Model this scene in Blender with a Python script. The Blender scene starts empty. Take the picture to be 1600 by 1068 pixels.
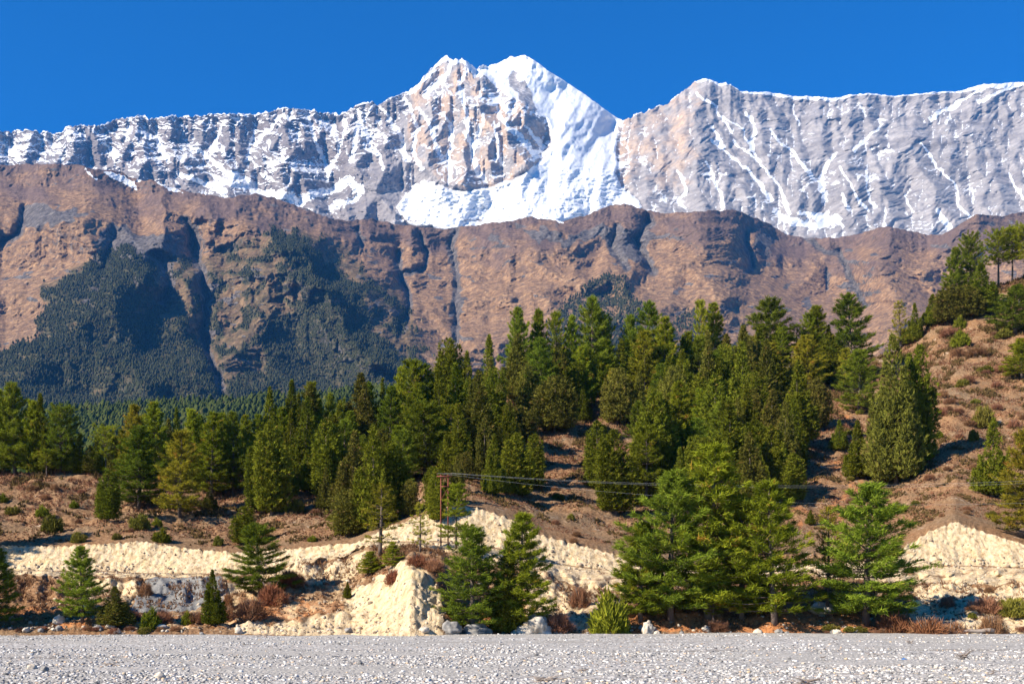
import bpy, math, random
import numpy as np

# ------------------------------------------------------------------ camera, sky, sun
F, UC, VH, CZ = 1715.0, 800.0, 940.0, 3.5      # focal length in px of a 1600 wide frame, centre column, horizon row, eye height
sc = bpy.context.scene
COL = sc.collection
cam_d = bpy.data.cameras.new('camera'); cam = bpy.data.objects.new('camera', cam_d); COL.objects.link(cam)
cam.location = (0, 0, CZ); cam.rotation_euler = (math.radians(90), 0, 0)
cam_d.sensor_width = 36.0; cam_d.lens = 36.0 * F / 1600.0
cam_d.shift_y = (VH - 534.0) / 1600.0
cam_d.clip_start = 0.5; cam_d.clip_end = 60000
sc.camera = cam

SUN_EL = math.radians(34); SUN_AZ = math.atan2(-0.86, -0.51)     # azimuth measured from +Y towards +X
sdir = np.array([math.sin(SUN_AZ) * math.cos(SUN_EL), math.cos(SUN_AZ) * math.cos(SUN_EL), math.sin(SUN_EL)])
w = bpy.data.worlds.new('World'); sc.world = w; w.use_nodes = True
nt = w.node_tree; nt.nodes.clear()
wo = nt.nodes.new('ShaderNodeOutputWorld'); bg = nt.nodes.new('ShaderNodeBackground')
sky = nt.nodes.new('ShaderNodeTexSky'); sky.sky_type = 'NISHITA'; sky.sun_disc = False
sky.sun_elevation = SUN_EL; sky.sun_rotation = SUN_AZ % (2 * math.pi)
sky.altitude = 2600; sky.air_density = 1.0; sky.dust_density = 0.0; sky.ozone_density = 6.0
hs = nt.nodes.new('ShaderNodeHueSaturation'); hs.inputs['Saturation'].default_value = 1.8; hs.inputs['Hue'].default_value = 0.506
nt.links.new(sky.outputs[0], hs.inputs['Color']); nt.links.new(hs.outputs[0], bg.inputs[0])
bg.inputs[1].default_value = 0.10
nt.links.new(bg.outputs[0], wo.inputs[0])
sun_d = bpy.data.lights.new('sun', 'SUN'); sun_d.energy = 5.0; sun_d.angle = math.radians(0.53); sun_d.color = (1.0, 0.925, 0.80)
sun = bpy.data.objects.new('sun', sun_d); COL.objects.link(sun)
from mathutils import Vector
sun.rotation_euler = Vector(tuple(-sdir)).to_track_quat('-Z', 'Y').to_euler()
sun.location = (-100, -60, 100)
sc.view_settings.view_transform = 'Standard'; sc.view_settings.look = 'None'
sc.view_settings.exposure = 1.0; sc.view_settings.gamma = 1.0
sc.cycles.max_bounces = 6; sc.cycles.diffuse_bounces = 2; sc.cycles.glossy_bounces = 1
sc.cycles.transmission_bounces = 3; sc.cycles.volume_bounces = 0; sc.cycles.transparent_max_bounces = 8

# ------------------------------------------------------------------ noise and mesh helpers
rng = np.random.default_rng(7); random.seed(7)
_P = np.random.default_rng(99).permutation(4096).astype(np.int64)
_G = np.random.default_rng(98).uniform(0, 2 * np.pi, 4096)
_GX, _GY = np.cos(_G), np.sin(_G)
def perlin(x, y, s=0):
    x = np.asarray(x, float) + s * 17.31; y = np.asarray(y, float) + s * 9.73
    xi = np.floor(x).astype(np.int64); yi = np.floor(y).astype(np.int64)
    fx = x - xi; fy = y - yi
    def g(ix, iy, dx, dy):
        h = _P[(_P[(ix + s * 131) & 4095] + iy) & 4095]
        return _GX[h] * dx + _GY[h] * dy
    ux = fx * fx * fx * (fx * (fx * 6 - 15) + 10); uy = fy * fy * fy * (fy * (fy * 6 - 15) + 10)
    a = g(xi, yi, fx, fy); b = g(xi + 1, yi, fx - 1, fy)
    c = g(xi, yi + 1, fx, fy - 1); d = g(xi + 1, yi + 1, fx - 1, fy - 1)
    return 1.5 * ((a + (b - a) * ux) + ((c + (d - c) * ux) - (a + (b - a) * ux)) * uy)
def fbm(x, y, o=5, s=0, gain=0.5):
    r = 0; a = 1.0; n = 0
    for k in range(o):
        r = r + a * perlin(x * 2 ** k, y * 2 ** k, s + k); n += a; a *= gain
    return r / n * 1.6
def ridged(x, y, o=5, s=0, gain=0.5):
    r = 0; a = 1.0; n = 0; wgt = 1.0
    for k in range(o):
        v = (1 - np.abs(perlin(x * 2 ** k, y * 2 ** k, s + k))) ** 2
        r = r + a * v * wgt; wgt = np.clip(v * 1.3, 0, 1); n += a; a *= gain
    return r / n
def sstep(a, b, x):
    t = np.clip((x - a) / (b - a), 0, 1); return t * t * (3 - 2 * t)
def smooth2(A, k):
    for ax in (0, 1):
        for _ in range(k):
            Q = np.pad(A, ((1, 1), (0, 0)) if ax == 0 else ((0, 0), (1, 1)), mode='edge')
            A = (Q[:-2] + 2 * A + Q[2:]) / 4 if ax == 0 else (Q[:, :-2] + 2 * A + Q[:, 2:]) / 4
    return A
def pdist(U, V, pts):
    """distance to a polyline and the parameter 0..1 along it"""
    best = np.full(U.shape, 1e9); par = np.zeros(U.shape); n = len(pts) - 1
    for i in range(n):
        (ax, ay), (bx, by) = pts[i], pts[i + 1]
        dx, dy = bx - ax, by - ay; L = dx * dx + dy * dy + 1e-9
        t = np.clip(((U - ax) * dx + (V - ay) * dy) / L, 0, 1)
        d = np.hypot(U - ax - t * dx, V - ay - t * dy)
        m = d < best; best = np.where(m, d, best); par = np.where(m, (i + t) / n, par)
    return best, par
def inpoly(U, V, pts):
    r = np.zeros(U.shape, bool); n = len(pts); j = n - 1
    for i in range(n):
        xi, yi = pts[i]; xj, yj = pts[j]
        c = ((yi > V) != (yj > V)) & (U < (xj - xi) * (V - yi) / (yj - yi + 1e-12) + xi)
        r ^= c; j = i
    return r
def mesh_np(name, verts, faces, mats, smooth=False, attrs=None, mat_idx=None):
    """verts (n,3), faces (m,k) of one size"""
    verts = np.ascontiguousarray(verts, np.float32); faces = np.ascontiguousarray(faces, np.int32)
    k = faces.shape[1]; me = bpy.data.meshes.new(name)
    me.vertices.add(len(verts)); me.vertices.foreach_set('co', verts.ravel())
    me.loops.add(faces.size); me.loops.foreach_set('vertex_index', faces.ravel())
    me.polygons.add(len(faces)); me.polygons.foreach_set('loop_start', np.arange(0, faces.size, k, dtype=np.int32))
    if smooth: me.polygons.foreach_set('use_smooth', np.ones(len(faces), bool))
    for m in (mats if isinstance(mats, (list, tuple)) else [mats]): me.materials.append(m)
    if mat_idx is not None: me.polygons.foreach_set('material_index', np.ascontiguousarray(mat_idx, np.int32))
    for an, av in (attrs or {}).items():
        av = np.asarray(av, np.float32)
        if av.ndim == 1:
            at = me.attributes.new(an, 'FLOAT', 'POINT'); at.data.foreach_set('value', av)
        else:
            at = me.attributes.new(an, 'FLOAT_COLOR', 'POINT')
            at.data.foreach_set('color', np.concatenate([av, np.ones((len(av), 1), np.float32)], 1).ravel())
    me.update(calc_edges=True)
    return me
def obj(name, me, parent=None):
    o = bpy.data.objects.new(name, me); COL.objects.link(o)
    if parent: o.parent = parent
    return o
def tag(o, label=None, cat=None, group=None, kind=None):
    if label: o['label'] = label
    if cat: o['category'] = cat
    if group: o['group'] = group
    if kind: o['kind'] = kind
    return o
def grid_faces(r, c):
    i = np.arange(r * c).reshape(r, c)
    return np.stack([i[:-1, :-1], i[:-1, 1:], i[1:, 1:], i[1:, :-1]], -1).reshape(-1, 4)
def world_of(u, v, Y):
    return np.stack([(u - UC) / F * Y, Y, CZ + (VH - v) / F * Y], -1)

# ------------------------------------------------------------------ materials
def mat(name, rough=0.9, spec=0.15):
    m = bpy.data.materials.new(name); m.use_nodes = True
    b = m.node_tree.nodes['Principled BSDF']; b.inputs['Roughness'].default_value = rough
    b.inputs['Specular IOR Level'].default_value = spec
    return m, m.node_tree, b
class NB:
    """small node building helper"""
    def __init__(s, t): s.t = t
    def n(s, k, **kw):
        x = s.t.nodes.new(k)
        for a, b in kw.items(): setattr(x, a, b)
        return x
    def lk(s, a, b): s.t.links.new(a, b)
    def noise(s, scale, detail=4, rough=0.55, vec=None, dist=0.0):
        x = s.n('ShaderNodeTexNoise'); x.inputs['Scale'].default_value = scale; x.inputs['Detail'].default_value = detail
        x.inputs['Roughness'].default_value = rough; x.inputs['Distortion'].default_value = dist
        if vec: s.lk(vec, x.inputs['Vector'])
        return x.outputs['Fac']
    def pos(s, scale=(1, 1, 1), rot=(0, 0, 0)):
        g = s.n('ShaderNodeNewGeometry'); m = s.n('ShaderNodeMapping')
        m.inputs['Scale'].default_value = scale; m.inputs['Rotation'].default_value = rot
        s.lk(g.outputs['Position'], m.inputs['Vector']); return m.outputs[0]
    def attr(s, name):
        a = s.n('ShaderNodeAttribute'); a.attribute_name = name; return a
    def ramp(s, fac, stops, interp='LINEAR'):
        r = s.n('ShaderNodeValToRGB'); e = r.color_ramp.elements; r.color_ramp.interpolation = interp
        while len(e) > 1: e.remove(e[-1])
        e[0].position = stops[0][0]; c = stops[0][1]; e[0].color = (*c, 1) if not isinstance(c, (int, float)) else (c, c, c, 1)
        for p, c in stops[1:]:
            q = e.new(p); q.color = (*c, 1) if not isinstance(c, (int, float)) else (c, c, c, 1)
        s.lk(fac, r.inputs[0]); return r.outputs[0]
    def mix(s, f, a, b, mode='MIX'):
        x = s.n('ShaderNodeMix', data_type='RGBA', blend_type=mode)
        for k, v in ((0, f), (6, a), (7, b)):
            if isinstance(v, (int, float)): x.inputs[k].default_value = v
            elif isinstance(v, tuple): x.inputs[k].default_value = (*v, 1)
            else: s.lk(v, x.inputs[k])
        return x.outputs[2]
    def math(s, op, a, b=0.0, clamp=False):
        x = s.n('ShaderNodeMath', operation=op, use_clamp=clamp)
        for k, v in ((0, a), (1, b)):
            if isinstance(v, (int, float)): x.inputs[k].default_value = v
            else: s.lk(v, x.inputs[k])
        return x.outputs[0]
    def edge(s, mask, noise, lo=0.45, hi=0.55, amt=0.6):
        """mask broken up by noise into a crisp ragged edge"""
        v = s.math('ADD', mask, s.math('MULTIPLY', s.math('SUBTRACT', noise, 0.5), amt))
        r = s.n('ShaderNodeMapRange'); r.inputs[1].default_value = lo; r.inputs[2].default_value = hi
        s.lk(v, r.inputs[0]); return r.outputs[0]
    def bump(s, h, b, dist=0.1, strength=1.0):
        x = s.n('ShaderNodeBump'); x.inputs['Strength'].default_value = strength; x.inputs['Distance'].default_value = dist
        s.lk(h, x.inputs['Height']); s.lk(x.outputs[0], b.inputs['Normal'])
    def sep(s, c):
        x = s.n('ShaderNodeSeparateColor'); s.lk(c, x.inputs[0]); return x.outputs

# snow mountains: R = snow, G = tan rock
m_snow, t, b = mat('mountain rock and snow', 0.8, 0.2); N = NB(t)
mk = N.sep(N.attr('mask').outputs['Color'])
p1 = N.pos((1, 1, 1)); n1 = N.noise(0.006, 8, 0.65, p1); n2 = N.noise(0.02, 6, 0.7, p1)
ps = N.pos((0.3, 1, 1.0), (0, math.radians(35), 0)); n3 = N.noise(0.012, 6, 0.7, ps, 0.5)
rock = N.ramp(N.math('ADD', N.math('MULTIPLY', n3, 0.5), N.math('MULTIPLY', N.noise(0.004, 8, 0.75, N.pos((0.25, 1, 1.4), (0, math.radians(-38), 0)), 0.3), 0.5)), [(0.36, (0.15, 0.132, 0.125)), (0.5, (0.29, 0.258, 0.24)), (0.63, (0.45, 0.405, 0.37))])
tan = N.ramp(n2, [(0.3, (0.25, 0.17, 0.12)), (0.65, (0.58, 0.42, 0.29))])
c = N.mix(N.edge(mk[1], n1, 0.35, 0.7, 0.9), rock, tan)
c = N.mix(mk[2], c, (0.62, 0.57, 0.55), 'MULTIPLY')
snowf = N.edge(mk[0], N.noise(0.035, 6, 0.75, p1), 0.46, 0.55, 0.75)
c = N.mix(snowf, c, (0.80, 0.795, 0.79))
N.lk(c, b.inputs['Base Color'])
N.bump(N.math('ADD', n2, N.math('MULTIPLY', n3, 0.7)), b, 10, 0.7)

# brown hills behind the valley: R = forest/dark scrub, G = rock, B = upper purple heath
m_hill, t, b = mat('dry mountain grassland', 0.95, 0.05); N = NB(t)
mk = N.sep(N.attr('mask').outputs['Color'])
p1 = N.pos((1, 1, 1.1)); n1 = N.noise(0.012, 8, 0.7, p1); n2 = N.noise(0.03, 8, 0.72, p1, 0.4); n4 = N.noise(0.003, 5, 0.6, p1)
grass = N.ramp(n2, [(0.32, (0.13, 0.076, 0.045)), (0.49, (0.31, 0.178, 0.094)), (0.65, (0.52, 0.315, 0.165))])
heath = N.ramp(n2, [(0.35, (0.115, 0.072, 0.056)), (0.65, (0.26, 0.168, 0.126))])
rockc = N.ramp(n2, [(0.35, (0.055, 0.046, 0.042)), (0.55, (0.17, 0.145, 0.13)), (0.72, (0.34, 0.30, 0.27))])
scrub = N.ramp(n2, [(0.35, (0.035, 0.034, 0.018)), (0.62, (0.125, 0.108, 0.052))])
c = N.mix(N.edge(mk[2], n1, 0.2, 0.9, 0.9), grass, heath)
n6 = N.noise(0.02, 9, 0.75, N.pos((1, 1, 1.3), (0, 0.3, 0)), 0.6)
c = N.mix(N.ramp(n6, [(0.40, 0.7), (0.52, 0.0)]), c, (0.15, 0.100, 0.072))
c = N.mix(N.ramp(N.noise(0.11, 5, 0.7, p1), [(0.62, 0.0), (0.72, 0.7)]), c, (0.06, 0.05, 0.035))
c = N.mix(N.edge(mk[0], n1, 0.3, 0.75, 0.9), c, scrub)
c = N.mix(N.edge(mk[1], n1, 0.42, 0.62, 0.8), c, rockc)
c = N.mix(N.edge(N.attr('snow').outputs['Fac'], n2, 0.45, 0.55, 0.5), c, (0.85, 0.85, 0.86))
N.lk(c, b.inputs['Base Color']); N.bump(N.math('ADD', n1, N.math('MULTIPLY', n2, 0.45)), b, 26, 1.0)

# near ground: R = bare cream earth, G = orange earth, B = grey gravel scree
m_ground, t, b = mat('dry hillside earth', 0.95, 0.05); N = NB(t)
mk = N.sep(N.attr('mask').outputs['Color'])
p1 = N.pos(); n1 = N.noise(0.5, 6, 0.65, p1); n2 = N.noise(2.5, 5, 0.7, p1); n3 = N.noise(0.08, 4, 0.6, p1); n5 = N.noise(9.0, 3, 0.6, p1)
gr = N.ramp(n2, [(0.3, (0.08, 0.042, 0.022)), (0.48, (0.225, 0.120, 0.058)), (0.70, (0.38, 0.235, 0.125))])
gr2 = N.ramp(n2, [(0.3, (0.06, 0.040, 0.022)), (0.7, (0.36, 0.23, 0.13))])
c = N.mix(N.ramp(n3, [(0.42, 0.0), (0.62, 1.0)]), gr, gr2)
c = N.mix(N.ramp(n1, [(0.60, 0.0), (0.70, 0.8)]), c, (0.24, 0.085, 0.035))
c = N.mix(N.ramp(n1, [(0.30, 0.7), (0.38, 0.0)]), c, (0.46, 0.36, 0.26))
org = N.ramp(n2, [(0.3, (0.25, 0.09, 0.032)), (0.7, (0.52, 0.23, 0.09))])
c = N.mix(N.edge(mk[1], n1, 0.4, 0.6, 0.8), c, org)
pv = N.pos((1, 1, 0.35)); nv = N.noise(1.6, 6, 0.7, pv)
cream = N.ramp(nv, [(0.32, (0.22, 0.145, 0.08)), (0.41, (0.44, 0.31, 0.175)), (0.50, (0.58, 0.435, 0.26)), (0.70, (0.69, 0.55, 0.37))])
pale = N.mix(N.ramp(n1, [(0.50, 0.0), (0.66, 0.45)]), cream, (0.66, 0.47, 0.22)); pale = N.mix(N.ramp(N.noise(3.5, 5, 0.7, p1), [(0.28, 0.7), (0.37, 0.0)]), pale, (0.24, 0.155, 0.085))
c = N.mix(N.edge(mk[0], n1, 0.42, 0.58, 0.7), c, pale)
scr = N.ramp(n5, [(0.35, (0.12, 0.114, 0.105)), (0.6, (0.27, 0.258, 0.24))])
c = N.mix(N.edge(mk[2], n1, 0.42, 0.58, 0.5), c, scr)
N.lk(c, b.inputs['Base Color']); N.bump(N.math('ADD', n2, N.math('MULTIPLY', n5, 0.4)), b, 0.25, 0.9)

m_bed, t, b = mat('riverbed sand and shingle', 0.9, 0.15); N = NB(t)
p1 = N.pos(); n1 = N.noise(0.15, 4, 0.6, N.pos((0.25, 1, 1))); n2 = N.noise(6, 4, 0.7, p1)
vo = N.n('ShaderNodeTexVoronoi'); vo.inputs['Scale'].default_value = 5.0; N.lk(p1, vo.inputs['Vector'])
sand = N.ramp(n2, [(0.3, (0.25, 0.230, 0.203)), (0.7, (0.43, 0.395, 0.345))])
st = N.ramp(N.sep(vo.outputs['Color'])[0], [(0.0, (0.13, 0.12, 0.11)), (0.35, (0.28, 0.26, 0.24)), (0.7, (0.44, 0.41, 0.375)), (0.93, (0.62, 0.585, 0.53)), (1.0, (0.46, 0.30, 0.20))])
c = N.mix(N.ramp(n1, [(0.42, 0.15), (0.58, 0.9)]), sand, st)
dmp = N.ramp(N.noise(0.06, 4, 0.6, N.pos((0.22, 1.6, 1))), [(0.60, 0.0), (0.66, 0.55)]); c = N.mix(dmp, c, (0.15, 0.125, 0.10))
N.lk(c, b.inputs['Base Color']); N.bump(N.math('SUBTRACT', n2, vo.outputs['Distance']), b, 0.08, 0.8)

def flat_attr_mat(name, lo, hi, rough=0.9, scale=6.0, rnd=0.0):
    """colour from the 'tone' attribute with a little noise"""
    m, t, b = mat(name, rough, 0.15); N = NB(t)
    a = N.attr('tone').outputs['Fac']; n = N.noise(scale, 4, 0.6, N.pos())
    N.lk(N.ramp(N.math('ADD', N.math('MULTIPLY', a, 0.75), N.math('MULTIPLY', N.math('SUBTRACT', n, 0.4), 0.5)), [(0.1, lo), (0.9, hi)]), b.inputs['Base Color'])
    N.bump(n, b, 0.05, 0.6)
    return m
m_bark = flat_attr_mat('grey brown bark', (0.07, 0.05, 0.038), (0.24, 0.18, 0.14), 0.95, 3.0)
m_deadwood = flat_attr_mat('bleached driftwood', (0.14, 0.10, 0.075), (0.42, 0.35, 0.29), 0.9, 5.0)
m_cliffrock = flat_attr_mat('cream boulder rock', (0.30, 0.23, 0.16), (0.74, 0.66, 0.54), 0.9, 1.6)
m_greyrock = flat_attr_mat('grey boulder rock', (0.12, 0.11, 0.10), (0.38, 0.355, 0.32), 0.9, 2.5)
m_rust = flat_attr_mat('red oxide painted steel', (0.14, 0.035, 0.022), (0.26, 0.075, 0.045), 0.55, 4.0)
m_wire = flat_attr_mat('aluminium cable', (0.28, 0.28, 0.28), (0.45, 0.45, 0.45), 0.4, 4.0)
m_galv = flat_attr_mat('pale galvanised steel', (0.45, 0.46, 0.47), (0.7, 0.7, 0.7), 0.5, 4.0)
m_blue = flat_attr_mat('blue plastic', (0.01, 0.09, 0.30), (0.03, 0.22, 0.55), 0.4, 8.0)
m_porc = flat_attr_mat('brown porcelain', (0.05, 0.03, 0.02), (0.16, 0.09, 0.06), 0.3, 8.0)

def foliage(name, dark, light, warm, trans=0.25, var=0.28):
    m = bpy.data.materials.new(name); m.use_nodes = True; t = m.node_tree; t.nodes.clear(); N = NB(t)
    out = N.n('ShaderNodeOutputMaterial'); d = N.n('ShaderNodeBsdfDiffuse'); tr = N.n('ShaderNodeBsdfTranslucent'); mx = N.n('ShaderNodeMixShader')
    a = N.attr('tone').outputs['Fac']; oi = N.n('ShaderNodeObjectInfo')
    c = N.ramp(a, [(0.0, dark), (0.55, light), (0.9, light), (1.0, warm)])
    h = N.n('ShaderNodeHueSaturation')
    mr = N.n('ShaderNodeMapRange'); mr.inputs[3].default_value = 0.5 - 0.022; mr.inputs[4].default_value = 0.5 + 0.002; N.lk(oi.outputs['Random'], mr.inputs[0]); N.lk(mr.outputs[0], h.inputs['Hue'])
    r2 = N.math('FRACT', N.math('MULTIPLY', oi.outputs['Random'], 37.7)); mr2 = N.n('ShaderNodeMapRange'); mr2.inputs[3].default_value = 1 - var; mr2.inputs[4].default_value = 1 + var
    N.lk(r2, mr2.inputs[0]); N.lk(mr2.outputs[0], h.inputs['Value']); N.lk(c, h.inputs['Color'])
    N.lk(h.outputs[0], d.inputs[0]); N.lk(h.outputs[0], tr.inputs[0]); mx.inputs[0].default_value = trans
    N.lk(d.outputs[0], mx.inputs[1]); N.lk(tr.outputs[0], mx.inputs[2]); N.lk(mx.outputs[0], out.inputs[0])
    return m
m_pine = foliage('pine needles', (0.060, 0.080, 0.008), (0.225, 0.260, 0.018), (0.40, 0.24, 0.035))
m_pine_y = foliage('yellowing pine needles', (0.12, 0.12, 0.012), (0.33, 0.31, 0.026), (0.46, 0.25, 0.05))
m_pine_b = foliage('deep green pine needles', (0.046, 0.070, 0.008), (0.165, 0.215, 0.020), (0.24, 0.22, 0.03))
m_jun = foliage('juniper foliage', (0.036, 0.046, 0.007), (0.160, 0.180, 0.015), (0.24, 0.19, 0.03), 0.12)
m_jun_o = foliage('olive juniper foliage', (0.045, 0.046, 0.010), (0.175, 0.165, 0.026), (0.27, 0.18, 0.05), 0.12)
m_brown = foliage('dry brown twigs', (0.09, 0.042, 0.02), (0.29, 0.155, 0.075), (0.46, 0.28, 0.15), 0.15)
m_rustleaf = foliage('rust coloured dead foliage', (0.10, 0.045, 0.02), (0.25, 0.115, 0.05), (0.34, 0.19, 0.08), 0.2)
m_far = foliage('distant forest foliage', (0.026, 0.032, 0.018), (0.066, 0.068, 0.034), (0.09, 0.075, 0.04), 0.0)
m_vfar = foliage('valley forest foliage', (0.016, 0.026, 0.007), (0.048, 0.058, 0.014), (0.075, 0.070, 0.02), 0.0)
m_scrub = foliage('low olive scrub', (0.06, 0.048, 0.018), (0.16, 0.12, 0.04), (0.24, 0.14, 0.06), 0.1)

def carve(rel, k, s, seed, iters=2, sv=1.0, reach=5, smooth=1, drift=0.0):
    """let water run down the face row by row, cut channels where it gathers, then give every channel straight side slopes"""
    r = np.random.default_rng(seed); nr, nc = rel.shape; out = rel.copy(); acc = None
    for it in range(iters):
        g = smooth2(out, 1); acc = np.ones_like(out); cols = np.arange(nc)
        for i in range(nr - 1, 0, -1):
            nxt = g[i - 1]; best = np.full(nc, 1e18); tgt = cols.copy()
            for o_ in (-2, -1, 0, 1, 2):
                c = np.clip(cols + o_, 0, nc - 1); val = nxt[c] + abs(o_) * s * 0.35 + r.random(nc) * s * .25 - o_ * drift * s
                m = val < best; best = np.where(m, val, best); tgt = np.where(m, c, tgt)
            acc[i - 1] += np.bincount(tgt, acc[i], nc)
        out = out - k * np.log(acc)
        for _ in range(2):
            for d in (1, 2, 4, 8, 16, 32)[:reach]:
                for sg in (-d, d):
                    out = np.minimum(out, np.roll(out, sg, 1) + s * d)
        for i in range(1, nr): out[i] = np.minimum(out[i], out[i - 1] + sv)
        for i in range(nr - 2, -1, -1): out[i] = np.minimum(out[i], out[i + 1] + sv * 1.5)
        if smooth: out = smooth2(out, smooth)
    return out, np.log(acc)

# ------------------------------------------------------------------ snow mountains
def col_interp(pts): 
    a = np.array(pts, float); return lambda u: np.interp(u, a[:, 0], a[:, 1])
sky_l = col_interp([(-500,215),(-100,210),(0,205),(40,203),(72,207),(95,208),(105,197),(130,196),(160,195),(180,186),(215,181),(225,180),(232,186),(265,181),(300,182),(330,178),(375,178),(400,180),(425,173),(440,169),(452,168),(470,171),(500,174),(530,180),(545,172),(556,164),(565,163),(582,158),(590,163),(605,156),(625,148),(645,138),(665,118),(680,100),(698,86),(708,95),(722,90),(735,102),(745,107),(755,103),(775,101),(795,90),(806,89),(820,86),(835,94),(860,113),(885,128),(910,145),(935,163),(955,178),(973,188),(985,183),(1010,173),(1045,160),(1060,148),(1075,135),(1085,127),(1105,123),(1115,126),(1122,131),(1140,130),(1150,137),(1160,143),(1200,144),(1240,150),(1280,151),(1300,154),(1330,148),(1360,146),(1395,150),(1430,147),(1470,143),(1500,143),(1515,138),(1537,131),(1560,131),(1600,128),(1800,126),(2100,150)])
WHITE = [(742,104),(820,80),(975,184),(966,205),(960,240),(962,272),(978,296),(1000,324),(1000,345),(870,352),(690,362),(642,347),(618,322),(640,302),(665,285),(685,292),(735,298),(782,291),(815,272),(852,250),(863,222),(852,185),(815,160),(780,136),(745,112)]
PYR = [(640,143),(698,84),(738,102),(780,136),(815,160),(852,185),(863,222),(850,250),(782,291),(735,297),(690,287),(655,262),(635,235)]
GUL_C = [([(719,135),(729,195),(739,249),(759,281)],4.2),([(753,180),(746,219),(739,240)],3.4),([(766,148),(786,185),(817,219),(840,242)],4.0),([(692,175),(709,212),(699,249),(702,278)],3.6),
 ([(655,170),(678,212),(690,245)],3),([(631,151),(655,202),(645,235),(657,264)],3.4),([(598,168),(621,205),(636,250)],3.4),([(820,200),(848,228)],3.5),([(770,192),(778,235),(784,258)],3),
 ([(678,111),(643,145)],4.0),([(705,95),(695,120),(668,150)],3.6),([(735,105),(720,125)],3.2),([(768,146),(800,172)],4.0),([(560,170),(575,215),(598,262)],3),([(585,165),(560,210),(548,250)],3)]
GUL_R = [([(1090,141),(1131,185),(1144,205)],2.6),([(1168,178),(1181,205),(1175,235)],4.5),([(1111,222),(1148,249),(1185,283),(1202,312)],4.2),([(1202,205),(1235,235),(1276,283)],3.4),([(1306,240),(1292,262),(1283,284),(1286,312)],6.5),
 ([(1377,195),(1347,225),(1333,236)],2.8),([(1354,255),(1354,293),(1370,325)],3),([(1316,262),(1330,296),(1357,330)],2.6),([(1435,225),(1458,249),(1489,283),(1499,325)],2.8),([(1545,131),(1510,152),(1485,168),(1455,188)],4.6),
 ([(1580,136),(1550,150),(1532,160)],4),([(1465,330),(1478,352),(1485,358)],7),([(1500,321),(1518,342)],4),([(1575,274),(1600,312)],3),([(1100,255),(1127,296),(1131,330)],3.2),([(1060,265),(1073,296),(1063,313)],3.2),
 ([(1144,215),(1195,262),(1219,296),(1234,332)],3.0),([(1210,328),(1240,350),(1280,354),(1308,345)],9),([(1250,335),(1290,340)],9),([(1383,326),(1384,352)],2.5),([(1240,165),(1250,195)],1.8),([(1115,200),(1125,230)],6),([(1340,160),(1352,180)],1.6),
 ([(1130,180),(1160,200),(1185,250)],2.0),([(1415,300),(1425,330)],2.2),([(1310,305),(1325,325)],4)]
GUL_L = [([(335,275),(400,298),(470,312)],7),([(470,312),(545,285),(560,300)],8),([(280,268),(350,300)],5),([(480,182),(495,230),(520,270)],3),([(540,190),(530,240),(515,275)],3),([(300,230),(360,270),(400,290)],5),([(245,210),(262,250)],3),
 ([(160,225),(185,245)],4),([(0,225),(30,245)],4),([(440,180),(400,225)],3),([(560,310),(520,325)],6),([(400,200),(385,250)],3),([(350,190),(330,240)],3)]
NU, NV = 1500, 330
us = np.linspace(-260, 1860, NU); T = np.linspace(0, 1, NV) ** 1.0
U = np.repeat(us[None], NV, 0); vt = sky_l(us); jg = fbm(us / 11, us * 0, 5, 3, .62) * 5.0 * (1 - sstep(760, 830, us) * (1 - sstep(960, 985, us)) * 0.8) * (1 - 0.6 * sstep(1150, 1170, us)); vb = 400.0
V = vb + (vt - vb)[None] * T[:, None] + jg[None] * T[:, None] ** 14
Wu = U + fbm(U / 40, V / 40, 3, 11) * 14 + fbm(U / 9, V / 9, 2, 14) * 3; Wv = V + fbm(U / 40, V / 40, 3, 12) * 14 + fbm(U / 9, V / 9, 2, 15) * 3
wh = inpoly(Wu * 0.35 + U * 0.65, Wv * 0.35 + V * 0.65, WHITE)
whs = smooth2(wh.astype(float), 6)
pyr = smooth2(inpoly(U, V, PYR).astype(float), 8)
hgt = T[:, None] + 0 * U
Y = 8300 + 2700 * hgt ** 0.9 + 260 * smooth2(whs, 8) * hgt
rightm = sstep(955, 1000, U)
rel = fbm(Wu / 110, V / 120, 3, 21) * 300 + fbm((Wu - rightm * Wv * .6) / 24, (Wv + rightm * Wu * .3) / 40, 4, 22, .6) * 240 * (1 - whs * .6)
gd = np.full(U.shape, 0.0); gdep = np.zeros_like(U)
for P, wd in GUL_C + GUL_R + GUL_L:
    d, q = pdist(Wu * 0.4 + U * 0.6, Wv * 0.4 + V * 0.6, P)
    gdep -= np.exp(-d / (wd * 2.0)) * 90 * (0.5 + wd / 8)
    gd = np.maximum(gd, 1 - d / (wd * np.where(U > 1000, .72, 1.) * (1.0 + 0.6 * fbm(U / 8, V / 8, 3, 31)) * (0.7 + 0.6 * q)))
rel += gdep
for P, wd, am in [([(698,86),(712,150),(722,210),(728,290)],18,160),([(722,92),(760,150),(800,215),(835,262)],18,150),([(660,125),(672,190),(672,265)],18,130),([(605,156),(610,200),(600,260),(585,330)],20,180),([(1105,123),(1085,190),(1100,250)],26,220),
      ([(1105,123),(1160,190),(1210,260),(1250,320)],16,140),([(1440,200),(1400,240),(1340,310)],22,160),([(1566,138),(1500,215),(1470,300)],24,170),([(440,169),(455,220),(430,280)],16,100),([(300,182),(330,240),(380,290)],14,80)]:
    d, q = pdist(Wu * 0.5 + U * 0.5, Wv * 0.5 + V * 0.5, P); rel += np.exp(-d / wd) * am * 1.1
cv, acc = carve(rel * (1 - .35 * rightm) + fbm(U / 6, V / 6, 3, 24) * 22 * (1 - .4 * rightm), 11.0, 13.0, 3, 3, 5.5, 5, 0)
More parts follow.
